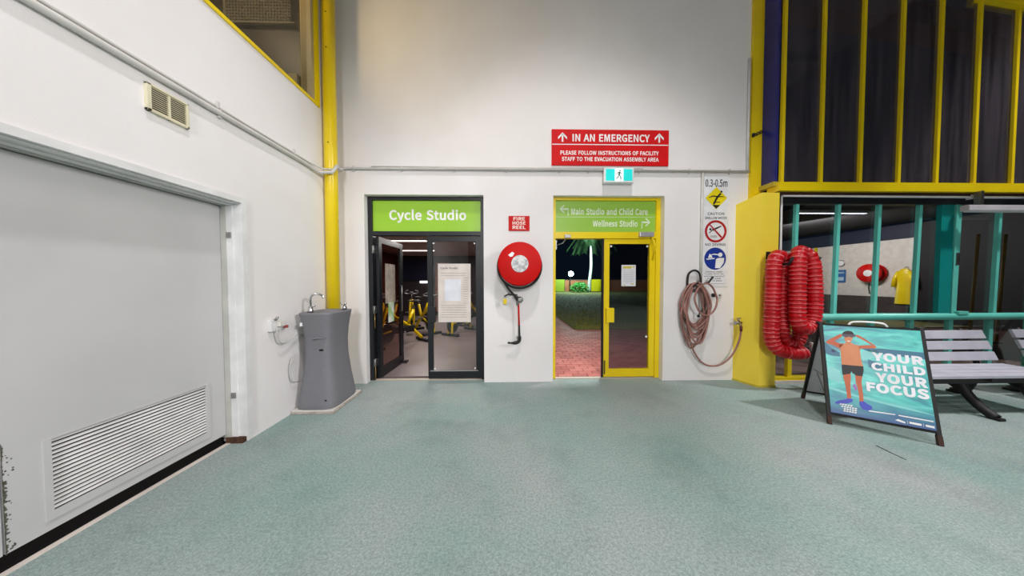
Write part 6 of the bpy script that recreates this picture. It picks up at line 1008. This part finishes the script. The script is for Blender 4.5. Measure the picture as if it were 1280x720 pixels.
# printed pool blur shapes behind the boy
for q in ([(0, .80), (.08, .73), (.16, .69), (.16, .64), (.07, .64), (0, .66)], [(.38, .76), (.6, .775), (1, .77), (1, .70), (.8, .705), (.5, .72)], [(.45, .64), (.53, .625), (.6, .6), (.57, .55), (.5, .54), (.45, .56)]): PO('print_water', PB().pp(q), mat('print_deep_blue', (0, 104, 136), .4))
for q in ([(0, .28), (.3, .23), (.7, .19), (1, .15), (1, .145), (.6, .175), (.25, .215), (0, .26)], [(0, .5), (.06, .515), (.14, .48), (.15, .40), (.14, .34), (.03, .36), (0, .38)], [(.38, .70), (.44, .745), (.56, .75), (.56, .69), (.48, .65), (.4, .62)]): PO('print_foam', PB().pp(q), mat('print_pale_aqua', (130, 212, 210), .4))
PO('print_boy_skin', PB().pp(torso, 1).pp(face, 1), SK); [PO('print_boy_limb', PB().pp(q, 1), SKD) for q in (arm1, arm2, leg1, leg2)]
PO('print_hair', PB().pp(hair, 2), mat('print_hair', (40, 24, 20), .5)); PO('print_goggles', PB().pp(gog, 3), mat('print_goggles', (58, 44, 66), .4))
PO('print_shorts', PB().pp(shorts, 2), mat('print_black_shorts', (22, 20, 26), .5)); [PO('print_fin', PB().pp(q, 2), mat('print_fin_blue', (30, 52, 190), .4)) for q in (fin1, fin2)]
[PO('print_float', PB().pp(q, 0), mat('print_float', (150, 96, 180), .4)) for q in ([(.262, .33), (.29, .36), (.305, .30), (.285, .27)], [(.06, .70), (.09, .72), (.12, .70), (.10, .675)])]
PO('print_mouth', PB().pp([(.255, .832), (.288, .834), (.28, .822), (.262, .821)], 3), M_SIGNW)
up_ = PFR[2]; M = MB(); o = pl(0, 0, .0178)
for w_, x0, x1, y0, y1 in (('YOUR', .495, .985, .634, .728), ('CHiLD', .478, .985, .528, .618), ('YOUR', .508, .985, .405, .508), ('FOCUS', .402, .985, .292, .394)):
    text(MB(), w_, (o, PFR[1], PFR[2]), x0, x1, y0, y1, .045, h=.0006).build('lettering', mat('poster_white', (240, 240, 246), .45), post, world=False)
PO('print_small_band', PB().pp([(.40, .078), (.65, .086), (.65, .096), (.40, .09)], 2).pp([(.68, .084), (.985, .08), (.985, .092), (.68, .095)], 2).pp([(.64, .035), (.67, .052), (.73, .035), (.735, .02), (.69, .025)], 2).pp([(.77, .026), (.875, .024), (.875, .044), (.77, .046)], 2).pp([(.91, .024), (.985, .022), (.985, .042), (.91, .044)], 2).pp([(.752, .02), (.755, .02), (.755, .05), (.752, .05)], 2).pp([(.89, .02), (.893, .02), (.893, .05), (.89, .05)], 2), M_SIGNW)
M = PB()
for y0, y1, x0, x1 in ((.098, .116, .10, .225), (.076, .093, .115, .275), (.054, .071, .14, .27), (.032, .049, .135, .272)):
    xx = x0
    while xx < x1: M.pp([(xx, y0), (xx+.022, y0+.002), (xx+.024, y1), (xx+.003, y1-.002)], 2); xx += .028
PO('print_emblem', M, M_SIGNW)
SB('handle', MB().tube(spline([(-.13, 0, HZ-.005), (-.10, 0, HZ+.028), (0, 0, HZ+.036), (.10, 0, HZ+.028), (.13, 0, HZ-.005)], 6), .010, 8), M_SIGNW)
for u in (0.0, 1.0): SB('hinge', MB().tube([lp(u, 1.0, -.01)+Vector((-.03, 0, 0)), lp(u, 1.0, -.01)+Vector((.03, 0, 0))], .014, 8), M_DARK)
SB('stay_cord', MB().tube([lp(.06, .42, -.01), lp(.06, .42, .0, 1)], .004, 6), mat('tan_cord', (176, 150, 110), .8))
SB('stay_cord', MB().tube([lp(.05, .12, -.02), lp(.1, .38, .0, 1)], .003, 6), M_DARK)

# ================================================================== BENCHES
def make_bench(label):
    b = thing('bench', label, 'bench', group='grey slatted benches by the glazing')
    sl = mat('grey_bench_slat', (186, 186, 196), .45, col2=(170, 170, 182), scale=5); L_ = 1.9
    def B_(n, mb, m): return mb.build(n, m, b, world=False)
    for i in range(4): B_('seat_slat', MB().box(-L_/2, L_/2, -.26+i*.105, -.165+i*.105, .435, .468, b=.006), sl)
    for i in range(3):
        y, z = .20+i*.045, .545+i*.128
        M = MB().box(-L_/2, L_/2, -.015, .015, -.054, .054, b=.006); R_ = Matrix.Translation((0, y, z)) @ Matrix.Rotation(-.33, 4, 'X'); M.v = [R_ @ p for p in M.v]; B_('back_slat', M, sl)
    for sx in (-.72, .04, .78):
        M = MB().tube(spline([(sx, -.29, .02), (sx, -.20, .09), (sx, -.10, .22), (sx, -.06, .36), (sx, -.14, .42)], 6), .042, 8)
        M.tube(spline([(sx, .40, .02), (sx, .30, .09), (sx, .25, .25), (sx, .23, .42), (sx, .285, .62), (sx, .375, .86)], 6), [.042]*16+[.024]*15, 8)
        M.bar((sx, -.27, .42), (sx, .20, .42), .05, .035).tube(spline([(sx, -.08, .24), (sx, .05, .31), (sx, .22, .26)], 5), .034, 8)
        B_('bench_leg', M, M_DARK)
        for y_ in (-.33, .36): B_('foot', MB().box(sx-.035, sx+.035, y_, y_+.08, 0, .03, b=.006), M_DARK)
    for y_ in (-.235, .10): B_('apron', MB().box(-.90, .90, y_, y_+.03, .375, .434), M_DARK)
    return b
b1 = make_bench('grey slatted bench with black legs right behind the sandwich board')
b1.location = (5.22, 2.94, 0)
dup(b1, (7.58, 2.97, 0), 0.0, 'grey slatted bench at the right edge, only its back slats showing', 'grey slatted benches by the glazing')
t = thing('batten_light', 'grey white batten light fixed under the beam at top right of glazing', 'light', (6.9, 3.55, 2.48))
MB().box(6.36, 7.6, 3.47, 3.55, 2.46, 2.54, b=.01).build('batten_body', mat('batten_grey', (206, 200, 206), .5), t); MB().box(6.40, 7.56, 3.48, 3.54, 2.45, 2.461).build('diffuser', mat('batten_diffuser', (230, 228, 230), .4), t)
for x in (6.6, 7.4): MB().box(x-.02, x+.02, 3.50, 3.56, 2.53, 2.742).build('bracket', M_STEEL, t)
